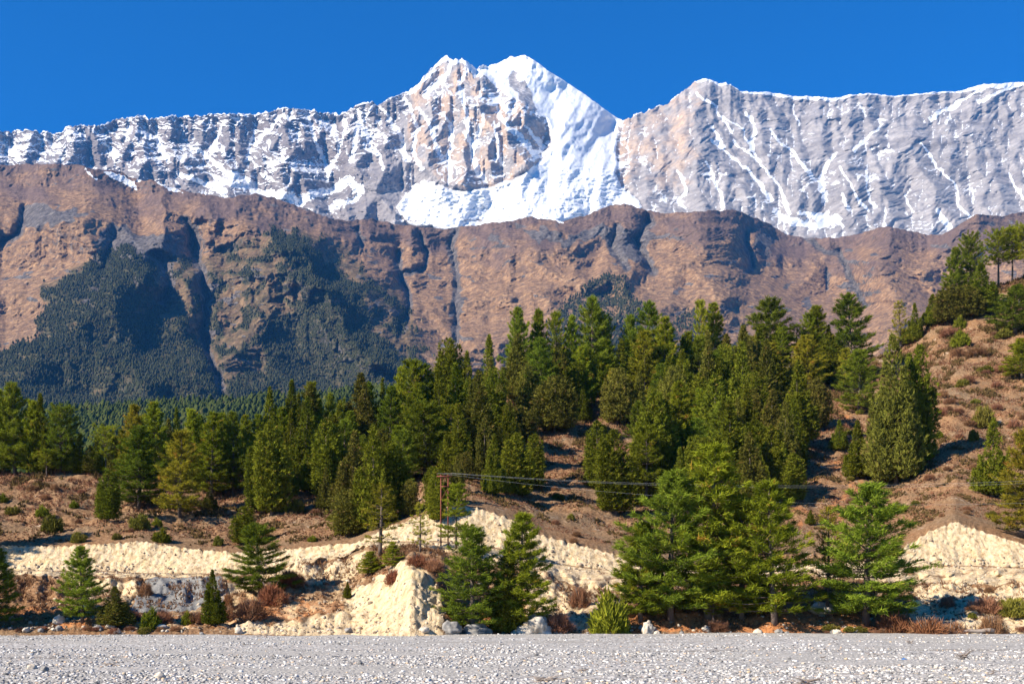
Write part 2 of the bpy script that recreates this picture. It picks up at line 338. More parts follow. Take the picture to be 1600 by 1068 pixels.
lf = (1 - sstep(560, 700, U)); cv = cv * (1 - .6 * lf) + smooth2(cv, 3) * .6 * lf
cv = cv * (1 - .85 * rightm) + smooth2(cv, 4) * .50 * rightm
rel = cv * (1 - whs * 0.85) + (fbm(Wu / 110, V / 120, 3, 21) * 300 + fbm((U + V * .5) / 30, V / 90, 3, 22) * 50) * whs * 0.85
rel += (ridged(Wu / 9, Wv / 14, 4, 27, 0.6) * 30 + fbm(U / 4, V / 4, 3, 26, 0.6) * 10) * (1 - whs * 0.75) * (1 - .8 * rightm)
st_ = fbm((Wu * 0.62 + Wv) / 8, (Wu - Wv) / 110, 4, 23)
rel += (1 - sstep(560, 700, U)) * (ridged((Wu * .5 - Wv * .85) / 9, (Wu * .85 + Wv * .5) / 40, 4, 48, .6) - .4) * 60
rel += st_ * (8 + 10 * rightm) * (1 - whs) + rightm * (fbm((U * .55 + V * .83 + fbm(U / 50, V / 50, 2, 44) * 14) / 13, (U - V) / 160, 4, 45, .6) * 26 * sstep(1180, 1300, U) + fbm((U * .8 - V * .75 + fbm(U / 40, V / 40, 2, 46) * 10) / 16, (U + V) / 120, 4, 47, .6) * 24 * (1 - sstep(1180, 1300, U)))
rel += fbm(U / 9, V / 4, 4, 29, 0.65) * 26 * whs * sstep(225, 290, V) + fbm((U + V * .6) / 14, V / 60, 4, 30, 0.55) * 10 * whs
edge = sstep(0, 0.06, 1 - hgt)
Y = Y - rel * (0.8 + 0.2 * edge) + smooth2(pyr, 8) * -120 * edge
Pw = world_of(U, V, Y)
du = np.gradient(Pw, axis=1); dv = np.gradient(Pw, axis=0); Nn = np.cross(du, dv); Nn /= np.linalg.norm(Nn, axis=-1, keepdims=True) + 1e-9
nz = Nn[..., 2]; nx = Nn[..., 0]
big = fbm(U / 70, V / 50, 4, 33)
streak = np.where(U < 700, fbm((Wu + Wv * 0.9) / 26, (Wv - Wu * 0.55) / 6, 5, 34, 0.65), fbm((Wu - Wv * 0.9) / 26, (Wv + Wu * 0.5) / 7, 5, 34, 0.6))
leftish = 1 - sstep(560, 660, U)
amt = 0.0 * leftish - 0.05 * sstep(560, 640, U) * (1 - sstep(880, 960, U)) - 0.20 * rightm
sn = 0.31 + amt + (nz - 0.55) * (0.55 + .2 * rightm) + 0.055 * np.minimum(acc, 5) + streak * (0.62 * (1 - rightm) + 0.30 * rightm) + big * 0.22 - 0.25 * sstep(250, 320, V) * leftish
sn += 0.16 * (1 - sstep(0, 55, V - vt[None])) * leftish
dark = smooth2(inpoly(Wu, Wv, [(545,250),(600,225),(628,250),(630,300),(610,345),(540,345),(535,300)]).astype(float), 4); sn -= dark * 0.28
sn = np.maximum(sn, np.where(gd > 0, 0.62 + gd * 0.4 - .34 * sstep(.0, .5, fbm((Wu + Wv * .7) / 9, (Wv - Wu * .6) / 3.5, 4, 49, .7)), -1))
cap = (V - vt[None]); capw = np.interp(us, [0,640,690,735,742,970,976,1085,1090,1120,1150,1160,1290,1340,1500,1530,1600,1860],[0,1,7,9,14,14,0,0,4,4,2,4,7,2,3,9,10,10])[None]
sn = np.maximum(sn, np.where(cap < capw * (0.8 + 0.4 * fbm(U / 15, U * 0, 3, 36)), 0.95, -1))
whsnow = 0.93 - 0.5 * smooth2(inpoly(Wu, Wv, [(795,115),(812,118),(838,160),(845,180),(828,172),(805,150)]).astype(float), 3) - 0.33 * smooth2(inpoly(Wu, Wv, [(853,122),(868,130),(868,140),(852,136)]).astype(float), 3)
whsnow = whsnow - 0.30 * sstep(0.25, 0.8, fbm(U / 10, V / 4, 4, 38, .7)) * sstep(305, 335, V) - 0.42 * sstep(318, 340, V) * sstep(0.1, 0.5, fbm(U / 30, V / 8, 3, 39)) * (U < 830) - 0.3 * sstep(742, 748, U) * (1 - sstep(765, 785, U)) * sstep(0.0, .5, fbm(U / 6, V / 6, 3, 40))
sn = np.where(whs > 0.5, whsnow, sn)
tanm = pyr * (0.42 + 0.5 * fbm(U / 20, V / 40, 4, 41)) + 0.42 * sstep(955, 975, U) * (1 - sstep(1060, 1130, U)) * (1 - sstep(250, 330, V)) + 0.25 * fbm(U / 30, V / 30, 4, 42) * (1 - sstep(1150, 1500, U)) + 0.12
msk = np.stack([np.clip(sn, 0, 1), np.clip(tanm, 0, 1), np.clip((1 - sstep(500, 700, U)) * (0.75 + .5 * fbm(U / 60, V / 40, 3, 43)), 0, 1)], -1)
# back side so that the range is a solid ridge
back = world_of(U[-1], V[-1] + 60, Y[-1] + 900)[None]; back2 = world_of(U[-1], V[-1] + 300, Y[-1] + 1700)[None]
Pall = np.concatenate([Pw, back, back2]); Mall = np.concatenate([msk, msk[-1:], msk[-1:]])
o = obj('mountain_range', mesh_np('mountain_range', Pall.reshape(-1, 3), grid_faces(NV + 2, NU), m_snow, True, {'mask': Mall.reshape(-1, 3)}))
tag(o, 'snow covered rocky mountain range under blue sky', None, None, 'structure')

# ------------------------------------------------------------------ brown hills
ridge_m = col_interp([(-500,270),(-100,262),(0,258),(60,256),(120,258),(150,264),(175,266),(190,270),(205,277),(216,281),(228,281),(238,281),(250,287),(262,291),(300,300),(350,309),(400,303),(430,310),(480,327),(520,342),(540,345),(580,342),(620,350),(650,352),(680,358),(710,356),(740,352),(800,345),(830,338),(850,341),(880,346),(920,335),(950,321),(975,318),(1000,326),(1020,331),(1050,333),(1100,330),(1140,328),(1160,332),(1180,340),(1205,352),(1230,366),(1260,372),(1300,371),(1330,369),(1350,362),(1375,355),(1395,354),(1420,360),(1450,368),(1475,366),(1500,350),(1518,339),(1530,334),(1545,337),(1565,338),(1600,330),(1700,322),(2100,340)])
NU, NV = 1500, 420
us = np.linspace(-260, 1860, NU); T = np.linspace(0, 1, NV)
U = np.repeat(us[None], NV, 0); vt = ridge_m(us); jg = fbm(us / 18, us * 0, 5, 51, .6) * 3.0; vb = 760.0
V = vb + (vt - vb)[None] * T[:, None] + jg[None] * T[:, None] ** 20; hgt = T[:, None] + 0 * U
Wu = U + fbm(U / 60, V / 60, 3, 52) * 22 + fbm(U / 12, V / 12, 3, 53) * 5; Wv = V + fbm(U / 60, V / 60, 3, 54) * 22 + fbm(U / 12, V / 12, 3, 55) * 5
Y = 2000 + 600 * sstep(0, .3, hgt) + 3300 * hgt ** 1.15 + 500 * np.exp(-((U - 1270) / 130) ** 2) * hgt + 200 * np.exp(-((U - 690) / 120) ** 2)
rel = fbm(U / 150, V / 120, 3, 56) * 300 + fbm(Wu / 50, Wv / 60, 4, 57, .6) * 200
mixw = lambda a: (Wu * a + U * (1 - a), Wv * a + V * (1 - a))
SPUR = [([(330,330),(400,352),(428,370),(462,400),(492,436),(520,480),(560,540),(640,610)],48,640),([(60,300),(150,380),(170,450),(220,600)],70,300),([(250,290),(255,370),(215,400),(225,440)],28,260),([(380,360),(390,420),(400,480)],30,120),
        ([(880,370),(900,430),(930,450),(960,440),(1000,470),(1040,520)],34,240),([(790,350),(800,420),(760,520)],50,160),([(1100,335),(1130,400),(1120,480)],50,200),([(1395,355),(1370,400),(1400,470)],45,240),([(1530,335),(1500,370),(1450,420)],30,260),([(640,360),(645,420),(560,430)],26,90)]
GUL = [([(292,340),(303,380),(308,420),(325,470),(318,520),(332,570),(348,618)],8,240),([(620,395),(625,430),(637,465),(632,500),(625,520)],8,200),([(658,365),(668,395),(664,412),(630,425)],6,150),([(712,360),(705,390),(716,430),(712,470),(716,530)],8,170),
       ([(1010,345),(995,372),(1005,400),(1018,425)],12,330),([(965,355),(960,385),(975,420)],7,150),([(560,360),(565,385)],5,100),([(40,330),(30,360),(5,380)],9,200),([(1165,360),(1165,385),(1172,420)],8,200),([(1310,400),(1330,430),(1355,470)],6,120),([(1285,420),(1290,450)],5,90),
       ([(150,400),(165,440),(130,470)],8,120),([(178,365),(172,400),(165,425)],9,190),([(240,390),(262,430),(258,470)],14,220),([(300,358),(304,400)],9,200),([(1260,375),(1285,395),(1310,400)],5,60)]
cv, acc = carve(rel + fbm(U / 8, V / 8, 3, 59) * 16, 4.5, 4.0, 4, 3, 4.5, 5, 1)
rel = cv + fbm(Wu / 60, (Wv + 0.15 * Wu) / 8, 4, 60) * 14 + (ridged(Wu / 18, Wv / 16, 4, 58, .6) - .4) * 34 * sstep(-.1, .4, fbm(U / 50, V / 50, 3, 61)) + fbm(U / 4, V / 4, 3, 62, .6) * 5
for P, wd, am in SPUR:
    d, q = pdist(*mixw(0.7), P); rel += np.exp(-(d / wd) ** 1.2) * am
gm = np.zeros_like(U)
for P, wd, am in GUL:
    d, q = pdist(*mixw(0.35), P); rel -= np.exp(-(d / wd) ** 1.1) * am * 0.8; gm = np.maximum(gm, np.exp(-(d / (wd * 1.3)) ** 2))
edge = sstep(0, 0.08, 1 - hgt)
Y = Y - rel * (0.8 + 0.2 * edge)
Pw = world_of(U, V, Y)
du = np.gradient(Pw, axis=1); dv = np.gradient(Pw, axis=0); Nn = np.cross(du, dv); Nn /= np.linalg.norm(Nn, axis=-1, keepdims=True) + 1e-9
F1 = [(-260,545),(0,552),(50,530),(66,520),(66,455),(100,446),(130,438),(134,420),(165,408),(205,385),(235,398),(246,425),(228,452),(242,492),(290,512),(302,532),(322,572),(348,620),(340,700),(-260,760)]
F2 = [(425,352),(455,368),(512,416),(556,450),(578,488),(604,538),(650,585),(690,640),(680,700),(350,760),(345,640),(352,600),(415,582),(412,512),(440,500),(472,486),(480,450),(452,412),(430,388)]
F4 = [(850,500),(900,462),(935,430),(965,432),(1005,470),(1030,520),(1060,600),(850,600)]
F5 = [(1035,500),(1080,480),(1110,520),(1200,600),(1040,600)]
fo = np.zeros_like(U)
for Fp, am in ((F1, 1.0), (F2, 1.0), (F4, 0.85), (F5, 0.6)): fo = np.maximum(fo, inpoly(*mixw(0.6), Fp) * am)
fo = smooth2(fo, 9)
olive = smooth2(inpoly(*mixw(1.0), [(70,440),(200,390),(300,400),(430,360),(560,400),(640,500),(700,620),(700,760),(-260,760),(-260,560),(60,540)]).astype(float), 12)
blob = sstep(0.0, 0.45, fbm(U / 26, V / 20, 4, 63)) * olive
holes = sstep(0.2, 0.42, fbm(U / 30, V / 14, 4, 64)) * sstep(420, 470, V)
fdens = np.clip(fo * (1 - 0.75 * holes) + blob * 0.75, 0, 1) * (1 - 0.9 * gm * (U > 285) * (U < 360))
rockm = np.clip(gm * 0.75 + sstep(0.25, 0.5, fbm(U / 32, V / 12, 5, 65)) * 0.75 * (1 - fo) * sstep(0.2, 0.5, fbm(U / 90, V / 60, 2, 66) + 0.35), 0, 1)
ROCK = [[(30,330),(60,318),(95,322),(130,315),(130,330),(80,350),(60,370),(30,350)],[(150,375),(180,352),(290,358),(300,380),(260,420),(225,410),(190,400)],[(815,365),(850,370),(930,355),(1010,352),(1040,350),(1030,372),(1000,420),(960,400),(940,372),(830,385)],[(1190,370),(1215,375),(1200,395),(1165,400)],[(200,430),(225,425),(215,450)]]
for Rp in ROCK: rockm = np.maximum(rockm, 0.8 * smooth2(inpoly(*mixw(0.8), Rp).astype(float), 2))
rockm = np.maximum(rockm, sstep(0.55, 0.75, 1 - Nn[..., 2]) * 0.5)
heath = (1 - sstep(10, 85, V - vt[None] + fbm(U / 60, V / 30, 4, 69) * 45)) * 0.9 + 0.35 * fbm(U / 60, V / 40, 3, 67) + 0.25 * sstep(450, 560, V)
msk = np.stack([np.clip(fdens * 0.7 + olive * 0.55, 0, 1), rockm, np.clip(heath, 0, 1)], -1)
hsn = np.zeros_like(U)
for Pp in ([(158,266),(182,270),(210,284),(214,297),(192,286),(172,276)], [(242,278),(262,290),(290,302),(268,299),(245,286)], [(126,261),(132,262),(154,281),(152,284)], [(212,279),(224,279),(222,284),(212,285)], [(860,342),(884,345),(880,350)]): hsn = np.maximum(hsn, inpoly(U + fbm(U / 5, V / 5, 3, 70) * 4, V + fbm(U / 5, V / 5, 3, 73) * 3, Pp) * 1.0)
hsn = smooth2(hsn, 1)
back = world_of(U[-1], V[-1] + 40, Y[-1] + 400)[None]; back2 = world_of(U[-1], V[-1] + 200, Y[-1] + 1200)[None]
Pall = np.concatenate([Pw, back, back2]); Mall = np.concatenate([msk, msk[-1:], msk[-1:]])
o = obj('hills', mesh_np('hills', Pall.reshape(-1, 3), grid_faces(NV + 2, NU), m_hill, True, {'mask': Mall.reshape(-1, 3), 'snow': np.concatenate([hsn, hsn[-1:] * 0, hsn[-1:] * 0]).ravel()}))
tag(o, 'brown grassy foothills below the snow mountains', None, None, 'structure')
# snow patches lying on the hill shoulder
# ------------------------------------------------------------------ distant forests
def blob_forest(name, P, size, m, seed, label, slim=0.7):
    """many small rough conifer shapes merged in one stuff mesh"""
    r = np.random.default_rng(seed); n = len(P); k = 7; rings = [(0.02, .35), (0.22, 1.0), (0.5, .72), (0.78, .34)]
    V_ = []; Tn = []
    ang = np.arange(k) / k * 2 * np.pi
    ph = r.uniform(0, 6.28, n); H = size * r.uniform(0.6, 1.3, n); R = H * slim * r.uniform(0.7, 1.2, n) * 0.5
    tn = r.uniform(0, 1, n)
    for (h, rr) in rings:
        a = ang[None] + ph[:, None] + h * 2
        q = rr * R[:, None] * r.uniform(0.6, 1.3, (n, k))
        V_.append(np.stack([P[:, 0, None] + np.cos(a) * q, P[:, 1, None] + np.sin(a) * q, P[:, 2, None] + H[:, None] * (h + r.uniform(-.06, .06, (n, k)))], -1))
        Tn.append(np.clip(tn[:, None] + r.uniform(-.3, .3, (n, k)), 0, 1))
    top = np.stack([P[:, 0], P[:, 1], P[:, 2] + H], -1)[:, None]
    VV = np.concatenate(V_ + [top], 1); TT = np.concatenate(Tn + [tn[:, None]], 1); nv = VV.shape[1]
    f = []
    for a in range(len(rings) - 1):
        for i in range(k):
            j = (i + 1) % k; f += [(a * k + i, a * k + j, (a + 1) * k + j), (a * k + i, (a + 1) * k + j, (a + 1) * k + i)]
    a = len(rings) - 1
    for i in range(k): f.append((a * k + i, a * k + (i + 1) % k, nv - 1))
    f = np.array(f); FF = (f[None] + (np.arange(n) * nv)[:, None, None]).reshape(-1, 3)
    o = obj(name, mesh_np(name, VV.reshape(-1, 3), FF, m, False, {'tone': TT.ravel()}))
    return tag(o, label, 'forest', None, 'stuff')
def sample_grid(Pw, dens, n, seed, vmax_row=None):
    r = np.random.default_rng(seed); A = dens[:-1, :-1].ravel().copy()
    Q = Pw[:-1, :-1]; area = np.linalg.norm(np.cross(Pw[1:, :-1] - Q, Pw[:-1, 1:] - Q), axis=-1).ravel()
    p = A * area; p /= p.sum(); idx = r.choice(len(p), n, p=p); i, j = np.divmod(idx, Pw.shape[1] - 1)
    a, b_ = r.random((n, 1)), r.random((n, 1))
    return Pw[i, j] * (1 - a) * (1 - b_) + Pw[i + 1, j] * a * (1 - b_) + Pw[i, j + 1] * (1 - a) * b_ + Pw[i + 1, j + 1] * a * b_
inview = ((U > -150) & (U < 1250) & (V < 690)) * 1.0
blob_forest('forest', sample_grid(Pw, fdens ** 1.3 * inview, 42000, 5), 12, m_far, 6, 'dark conifer forest covering the lower slopes of the brown hills')

# valley floor forest
NUv, NVv = 200, 60
us = np.linspace(-400, 1500, NUv); T = np.linspace(0, 1, NVv)
U = np.repeat(us[None], NVv, 0); vt = np.interp(us, [-400,0,150,250,400,620,1500],[650,640,636,630,622,606,600]); V = 800 + (vt - 800)[None] * T[:, None]
Y = 420 + 1500 * (T[:, None] ** 1.2) + 0 * U + fbm(U / 100, V / 20, 3, 71) * 40; V = V + fbm(U / 60, V / 60, 3, 72) * 4
Pv = world_of(U, V, Y)
o = obj('valley_floor', mesh_np('valley_floor', Pv.reshape(-1, 3), grid_faces(NVv, NUv), m_hill, True, {'mask': np.tile([0.9, 0, 0], (NUv * NVv, 1))}))
tag(o, 'wooded valley floor behind the hillside', None, None, 'structure')
blob_forest('woodland', sample_grid(Pv, (U < 760) * 1.0, 10000, 8), 12, m_vfar, 9, 'green pine woodland on the valley floor beyond the hillside trees', 0.85)
# ------------------------------------------------------------------ near hillside, road cut and river bank
CU = [-500,-150,0,60,100,160,220,300,370,450,545,560,600,640,690,720,760,800,850,900,960,1000,1100,1240,1330,1400,1420,1450,1490,1540,1600,1700,2200]
def row(vals): return dict(zip(CU, vals))
FV = [980,981,982,983,984,985,986,987,988,990,991,991,992,993,994,995,995,995,995,991,990,991,992,995,997,998,998,998,998,998,999,999,1000]
FY = [118,117,116,116,116,116,116,116,116,116,117,116,114,113,114,116,118,118,118,120,120,120,120,119,118,118,118,118,118,118,118,118,118]
M_V = [945,945,945,948,950,952,955,958,950,935,925,920,905,884,900,925,930,930,925,945,955,955,955,950,948,950,950,950,950,950,950,950,950]
M_Y = [130,130,130,130,129,128,128,128,129,131,133,132,128,121,124,131,134,134,132,128,126,126,126,127,128,128,128,128,128,128,128,128,128]
OV = [896,896,896,896,896,898,902,902,899,884,868,855,852,854,856,862,880,885,892,918,920,905,900,900,905,908,912,912,912,912,912,912,912]
OY = [142,142,142,142,142,142,141,141,142,144,146,146,147,144,144,144,142,142,142,140,140,140,140,140,140,141,141,141,141,141,141,141,141]
IV = [893,893,893,893,893,893,897,897,897,880,866,850,847,847,847,850,855,862,876,886,892,895,895,892,890,888,887,886,886,886,888,888,888]
IY = [152,152,152,152,152,152,152,152,152,152,152,152,152,152,152,152,152,152,152,152,152,152,152,152,152,152,152,152,152,152,152,152,152]
TV = [852,852,852,853,853,850,845,858,863,857,849,846,826,812,793,790,797,812,838,850,866,870,872,868,865,858,850,832,814,832,850,860,860]
TY = [156,156,156,156,156,156,157,156,155,154,154,153,155,156,158,158,158,157,156,156,155,154,154,154,154,154,155,157,159,157,155,155,155]
CV = [742,740,738,736,738,742,746,748,740,722,706,703,690,675,655,645,634,622,612,604,598,596,590,582,572,548,535,503,484,455,428,405,380]
CY = [215,213,210,208,208,208,210,214,220,228,236,238,242,247,252,255,260,266,272,278,284,288,294,302,312,322,326,330,334,340,346,352,380]
cu = np.array(CU, float)
us = np.linspace(-500, 2200, 1250); NUn = len(us)
def ci(a, sm=9):
    y = np.interp(us, cu, np.array(a, float)); k = np.ones(sm) / sm
    return np.convolve(np.pad(y, sm // 2, mode='edge'), k, 'valid')
rowsV = [ci([v + 14 for v in FV]), ci(FV), ci(M_V), ci(OV), ci(IV), ci(TV, 5), ci(CV, 25), ci([v - 6 for v in CV], 25) + 20, ci([v for v in CV], 25) + 60]
rowsY = [ci([y - 2.5 for y in FY]), ci(FY), ci(M_Y), ci(OY), ci(IY), ci(TY), ci(CY, 25), ci(CY, 25) + 22, ci(CY, 25) + 70]
jag = fbm(us / 7, us * 0, 4, 81)
cnt = [4, 46, 46, 16, 40, 190, 10, 10]
UV_ = []; VV_ = []; YY_ = []; SEG = []
for s in range(8):
    n = cnt[s]
    for i in range(n):
        a = i / n
        if s == 5:   # main slope: gently convex
            aa = a; v = rowsV[5] * (1 - aa) + rowsV[6] * aa
            y = rowsY[5] + (rowsY[6] - rowsY[5]) * (0.92 * a + 0.08 * a * a)
        else:
            v = rowsV[s] * (1 - a) + rowsV[s + 1] * a; y = rowsY[s] * (1 - a) + rowsY[s + 1] * a
        VV_.append(v + jag * 3.0 * max(0, 1 - abs(s + a - 1) / .5) + jag * 4.0 * max(0, 1 - abs(s + a - 5) / (0.4 if s < 5 else 0.03))); YY_.append(y); SEG.append(s + a)
VV_.append(rowsV[8]); YY_.append(rowsY[8]); SEG.append(8.0)
V = np.array(VV_); Y = np.array(YY_); _s = np.repeat(np.array(SEG)[:, None], V.shape[1], 1); V = V + fbm(us[None] / 26 + 0 * V, _s * 2, 4, 76) * 5 * sstep(1.5, 2.6, _s) * (1 - sstep(3.6, 4.0, _s)); Y = Y + fbm(us[None] / 30 + 0 * V, _s * 2, 3, 75) * 2.2 * sstep(1.5, 2.6, _s) * (1 - sstep(3.6, 4.0, _s)); U = np.repeat(us[None], len(V), 0); SG = np.repeat(np.array(SEG)[:, None], NUn, 1)
P0 = world_of(U, V, Y); X = P0[..., 0]; Z = P0[..., 2]
# relief in metres: bumps on the slope, vertical rills on the cuts
slope = sstep(5.03, 5.2, SG); cut = sstep(4.0, 4.1, SG) * (1 - sstep(4.97, 5.03, SG)); bank = sstep(1.02, 1.2, SG) * (1 - sstep(2.85, 3.0, SG))
zb = slope * (fbm(X / 14, Y / 14, 5, 82, 0.55) * 1.6 + fbm(X / 3, Y / 3, 4, 83, 0.6) * 0.28 + fbm(X / .8, Y / .8, 2, 84) * 0.14)
scree_ = inpoly(U, V, [(195,952),(232,902),(345,902),(350,952)]) * 1.0
zb += bank * (1 - .75 * scree_) * (fbm(X / 6, Y / 6, 5, 85, .6) * 0.9 + fbm(X / 1.3, Y / 1.3, 3, 86) * 0.25) + sstep(3, 3.1, SG) * (1 - sstep(3.9, 4, SG)) * (fbm(X / 3, Y / 3, 3, 87) * 0.22 + fbm(X / 12, Y / 6, 3, 77) * .25)
rill = ridged(X / 1.6 + fbm(X / 4, Z / 4, 2, 88), Z / 9, 4, 89, .55) - 0.5
rill2 = ridged(X / .55 + fbm(X / 2, Z / 2, 2, 78) * .5, Z / 5, 3, 79, .6) - .5
yb = cut * (rill * 0.26 + rill2 * .20 + fbm(X / 6, Z / 4, 3, 90) * 0.6 + fbm(X / .6, Z / .6, 3, 91) * 0.17)
scar = inpoly(U + fbm(U / 14, V / 14, 3, 92) * 9, V + fbm(U / 14, V / 14, 3, 93) * 9, [(365,1010),(372,978),(440,974),(520,968),(540,955),(540,925),(585,905),(625,878),(650,872),(668,888),(690,930),(694,1010)])
scf = smooth2(scar.astype(float), 3)
yb += scf * bank * (ridged(X / 2.2, Z / 5, 5, 94, .6) * 0.8 + fbm(X / .7, Z / .9, 4, 95, .65) * 0.30)
Pn = np.stack([X, Y + yb, Z + zb], -1)
cream = np.maximum(cut, scf * sstep(0.8, 1.05, SG))
# gaps in the cream cut where it is overgrown, road surface, scree
cream = np.maximum(cream, sstep(2.95, 3.0, SG) * (1 - sstep(4, 4.05, SG)) * (0.62 + 0.25 * fbm(U / 40, V / 6, 3, 74)))
cream *= 1 - 0.9 * (sstep(1000, 1030, U) * (1 - sstep(1390, 1420, U))) * sstep(4.3, 4.6, SG)
cream = np.maximum(cream, 0.66 * sstep(1390, 1440, U) * bank)
cream = np.maximum(cream, 0.52 * sstep(390, 440, U) * (1 - sstep(560, 600, U)) * sstep(2.1, 2.6, SG) * bank)
cream = np.maximum(cream, (0.46 + .22 * sstep(2.2, 2.9, SG)) * bank * sstep(60, 120, U) * (1 - sstep(560, 600, U)))
cream = np.maximum(cream, 0.58 * bank * sstep(800, 830, U) * (1 - sstep(960, 1000, U)))
cream *= 1 - 0.8 * inpoly(U, V, [(440,880),(545,868),(555,846),(440,846)]) * 0.0
for g in ([(300,855),(312,905)],):
    pass
orange = bank * (1 - sstep(1.75, 2.1, SG)) * np.maximum.reduce([0.95 * sstep(930, 980, U) * (1 - sstep(1330, 1400, U)), 0.9 * sstep(75, 100, U) * (1 - sstep(165, 190, U)), 0.55 + 0 * U])
orange = np.maximum(orange, 0.8 * smooth2(inpoly(U, V, [(370,970),(400,920),(445,900),(500,960),(450,968)]).astype(float), 4)) * (1 - scf)
orange = np.maximum(orange, 0.5 * sstep(1180, 1230, U) * (1 - sstep(1330, 1400, U)) * slope * sstep(.0, .3, fbm(U / 30, V / 30, 3, 96)))
grey = smooth2(inpoly(U + fbm(U / 12, V / 12, 2, 97) * 6, V, [(200,952),(236,901),(345,901),(352,930),(340,952)]).astype(float), 3)
grey = np.clip(grey * 1.35, 0, 1)
Mn = np.stack([np.clip(cream * (1 - grey), 0, 1), np.clip(orange, 0, 1), np.clip(grey, 0, 1)], -1)
o = obj('hillside', mesh_np('hillside', Pn.reshape(-1, 3), grid_faces(*U.shape), m_ground, True, {'mask': Mn.reshape(-1, 3)}))
tag(o, 'dry brown hillside with a cream road cut above the river bank', None, None, 'structure')
HV = VH - (Pn[..., 2] - CZ) / Pn[..., 1] * F; HU = Pn[..., 0] / Pn[..., 1] * F + UC; HP = Pn
def ground_at(u, v, band=None):
    """first point of the hillside seen at pixel (u, v)"""
    j = int(np.clip(np.searchsorted(us, u), 0, NUn - 1)); colv = HV[:, j]; top = len(SEG) - 21
    for i in range(3, top):
        if colv[i] <= v: return HP[i, j] * 1.0
    return HP[top, j] * 1.0

# riverbed
xs = np.linspace(-260, 260, 700); ys = np.concatenate([np.linspace(-60, 20, 20), np.linspace(20.5, 125, 330)])
XX, YY = np.meshgrid(xs, ys)
ZZ = fbm(XX / 25, YY / 7, 4, 101) * 0.16 + fbm(XX / 2.5, YY / 2.5, 3, 102) * 0.035
ZZ += 0.10 * sstep(104, 108, YY) - 0.05
o = obj('riverbed', mesh_np('riverbed', np.stack([XX, YY, ZZ], -1).reshape(-1, 3), grid_faces(*XX.shape), m_bed, True))
tag(o, 'flat grey shingle riverbed in front of the bank', None, None, 'structure')
def bed_z(x, y): return fbm(x / 25, y / 7, 4, 101) * 0.16 + fbm(x / 2.5, y / 2.5, 3, 102) * 0.035 + 0.10 * sstep(104, 108, y) - 0.05

# rocks
def ico():
    g = (1 + 5 ** .5) / 2
    v = np.array([(-1,g,0),(1,g,0),(-1,-g,0),(1,-g,0),(0,-1,g),(0,1,g),(0,-1,-g),(0,1,-g),(g,0,-1),(g,0,1),(-g,0,-1),(-g,0,1)], float); v /= np.linalg.norm(v[0])
    f = np.array([(0,11,5),(0,5,1),(0,1,7),(0,7,10),(0,10,11),(1,5,9),(5,11,4),(11,10,2),(10,7,6),(7,1,8),(3,9,4),(3,4,2),(3,2,6),(3,6,8),(3,8,9),(4,9,5),(2,4,11),(6,2,10),(8,6,7),(9,8,1)])
    return v, f
def subdiv(v, f):
    cache = {}; v = list(map(tuple, v)); nf = []
    def mid(a, b):
        k = (min(a, b), max(a, b))
        if k not in cache:
            m = (np.array(v[a]) + np.array(v[b])) / 2; m /= np.linalg.norm(m); v.append(tuple(m)); cache[k] = len(v) - 1
        return cache[k]
    for a, b, c in f:
        ab, bc, ca = mid(a, b), mid(b, c), mid(c, a); nf += [(a, ab, ca), (b, bc, ab), (c, ca, bc), (ab, bc, ca)]
    return np.array(v), np.array(nf)
IV0, IF0 = ico(); IV1, IF1 = subdiv(IV0, IF0); IV2, IF2 = subdiv(IV1, IF1)
m_peb, t, b = mat('mixed river pebbles', 0.8, 0.25); N = NB(t)
N.lk(N.ramp(N.attr('tone').outputs['Fac'], [(0.0, (0.10, 0.095, 0.09)), (0.15, (0.21, 0.195, 0.18)), (0.5, (0.36, 0.335, 0.305)), (0.8, (0.50, 0.47, 0.43)), (0.93, (0.70, 0.66, 0.60)), (0.95, (0.46, 0.32, 0.23)), (1.0, (0.50, 0.37, 0.22))]), b.inputs['Base Color'])
def pebbles(n, seed, y0, y1, s0, s1, pw, dens_fn):
    r = np.random.default_rng(seed); out = []
    y = y0 + (y1 - y0) * r.random(n * 3); x = (r.random(n * 3) - 0.5) * 1.16 * y
    keep = r.random(n * 3) < dens_fn(x, y); x, y = x[keep][:n], y[keep][:n]; n = len(x)
    s = s0 * (s1 / s0) ** (r.random(n) ** pw)
    jit = r.uniform(0.6, 1.3, (n, 12)); sc_ = np.stack([s * r.uniform(.8, 1.4, n), s * r.uniform(.8, 1.4, n), s * r.uniform(.4, .9, n)], -1)
    a = r.uniform(0, 6.28, n); B = IV0[None] * jit[..., None] * sc_[:, None]
    ca, sa = np.cos(a)[:, None], np.sin(a)[:, None]
    W = np.stack([B[..., 0] * ca - B[..., 1] * sa + x[:, None], B[..., 0] * sa + B[..., 1] * ca + y[:, None], B[..., 2] + (bed_z(x, y) + sc_[:, 2] * 0.12)[:, None]], -1)
    Fx = IF0[None] + (np.arange(n) * 12)[:, None, None]; tn = np.repeat(r.random(n)[:, None], 12, 1)
    return W.reshape(-1, 3), Fx.reshape(-1, 3), tn.ravel()
band = lambda x, y: np.clip(0.35 + 1.3 * fbm(x / 22, y / 6, 3, 111) + 0.35 * (y < 62) - 0.3 * (y > 85), 0.06, 1)
parts = [pebbles(32000, 1, 42, 72, 0.02, 0.125, 2.0, band), pebbles(12000, 2, 68, 117, 0.045, 0.15, 2.2, band), pebbles(2500, 4, 10, 45, 0.04, 0.15, 1.7, band)]
off = 0; Vs = []; Fs = []; Ts = []
for a_, b_, c_ in parts: Vs.append(a_); Fs.append(b_ + off); Ts.append(c_); off += len(a_)
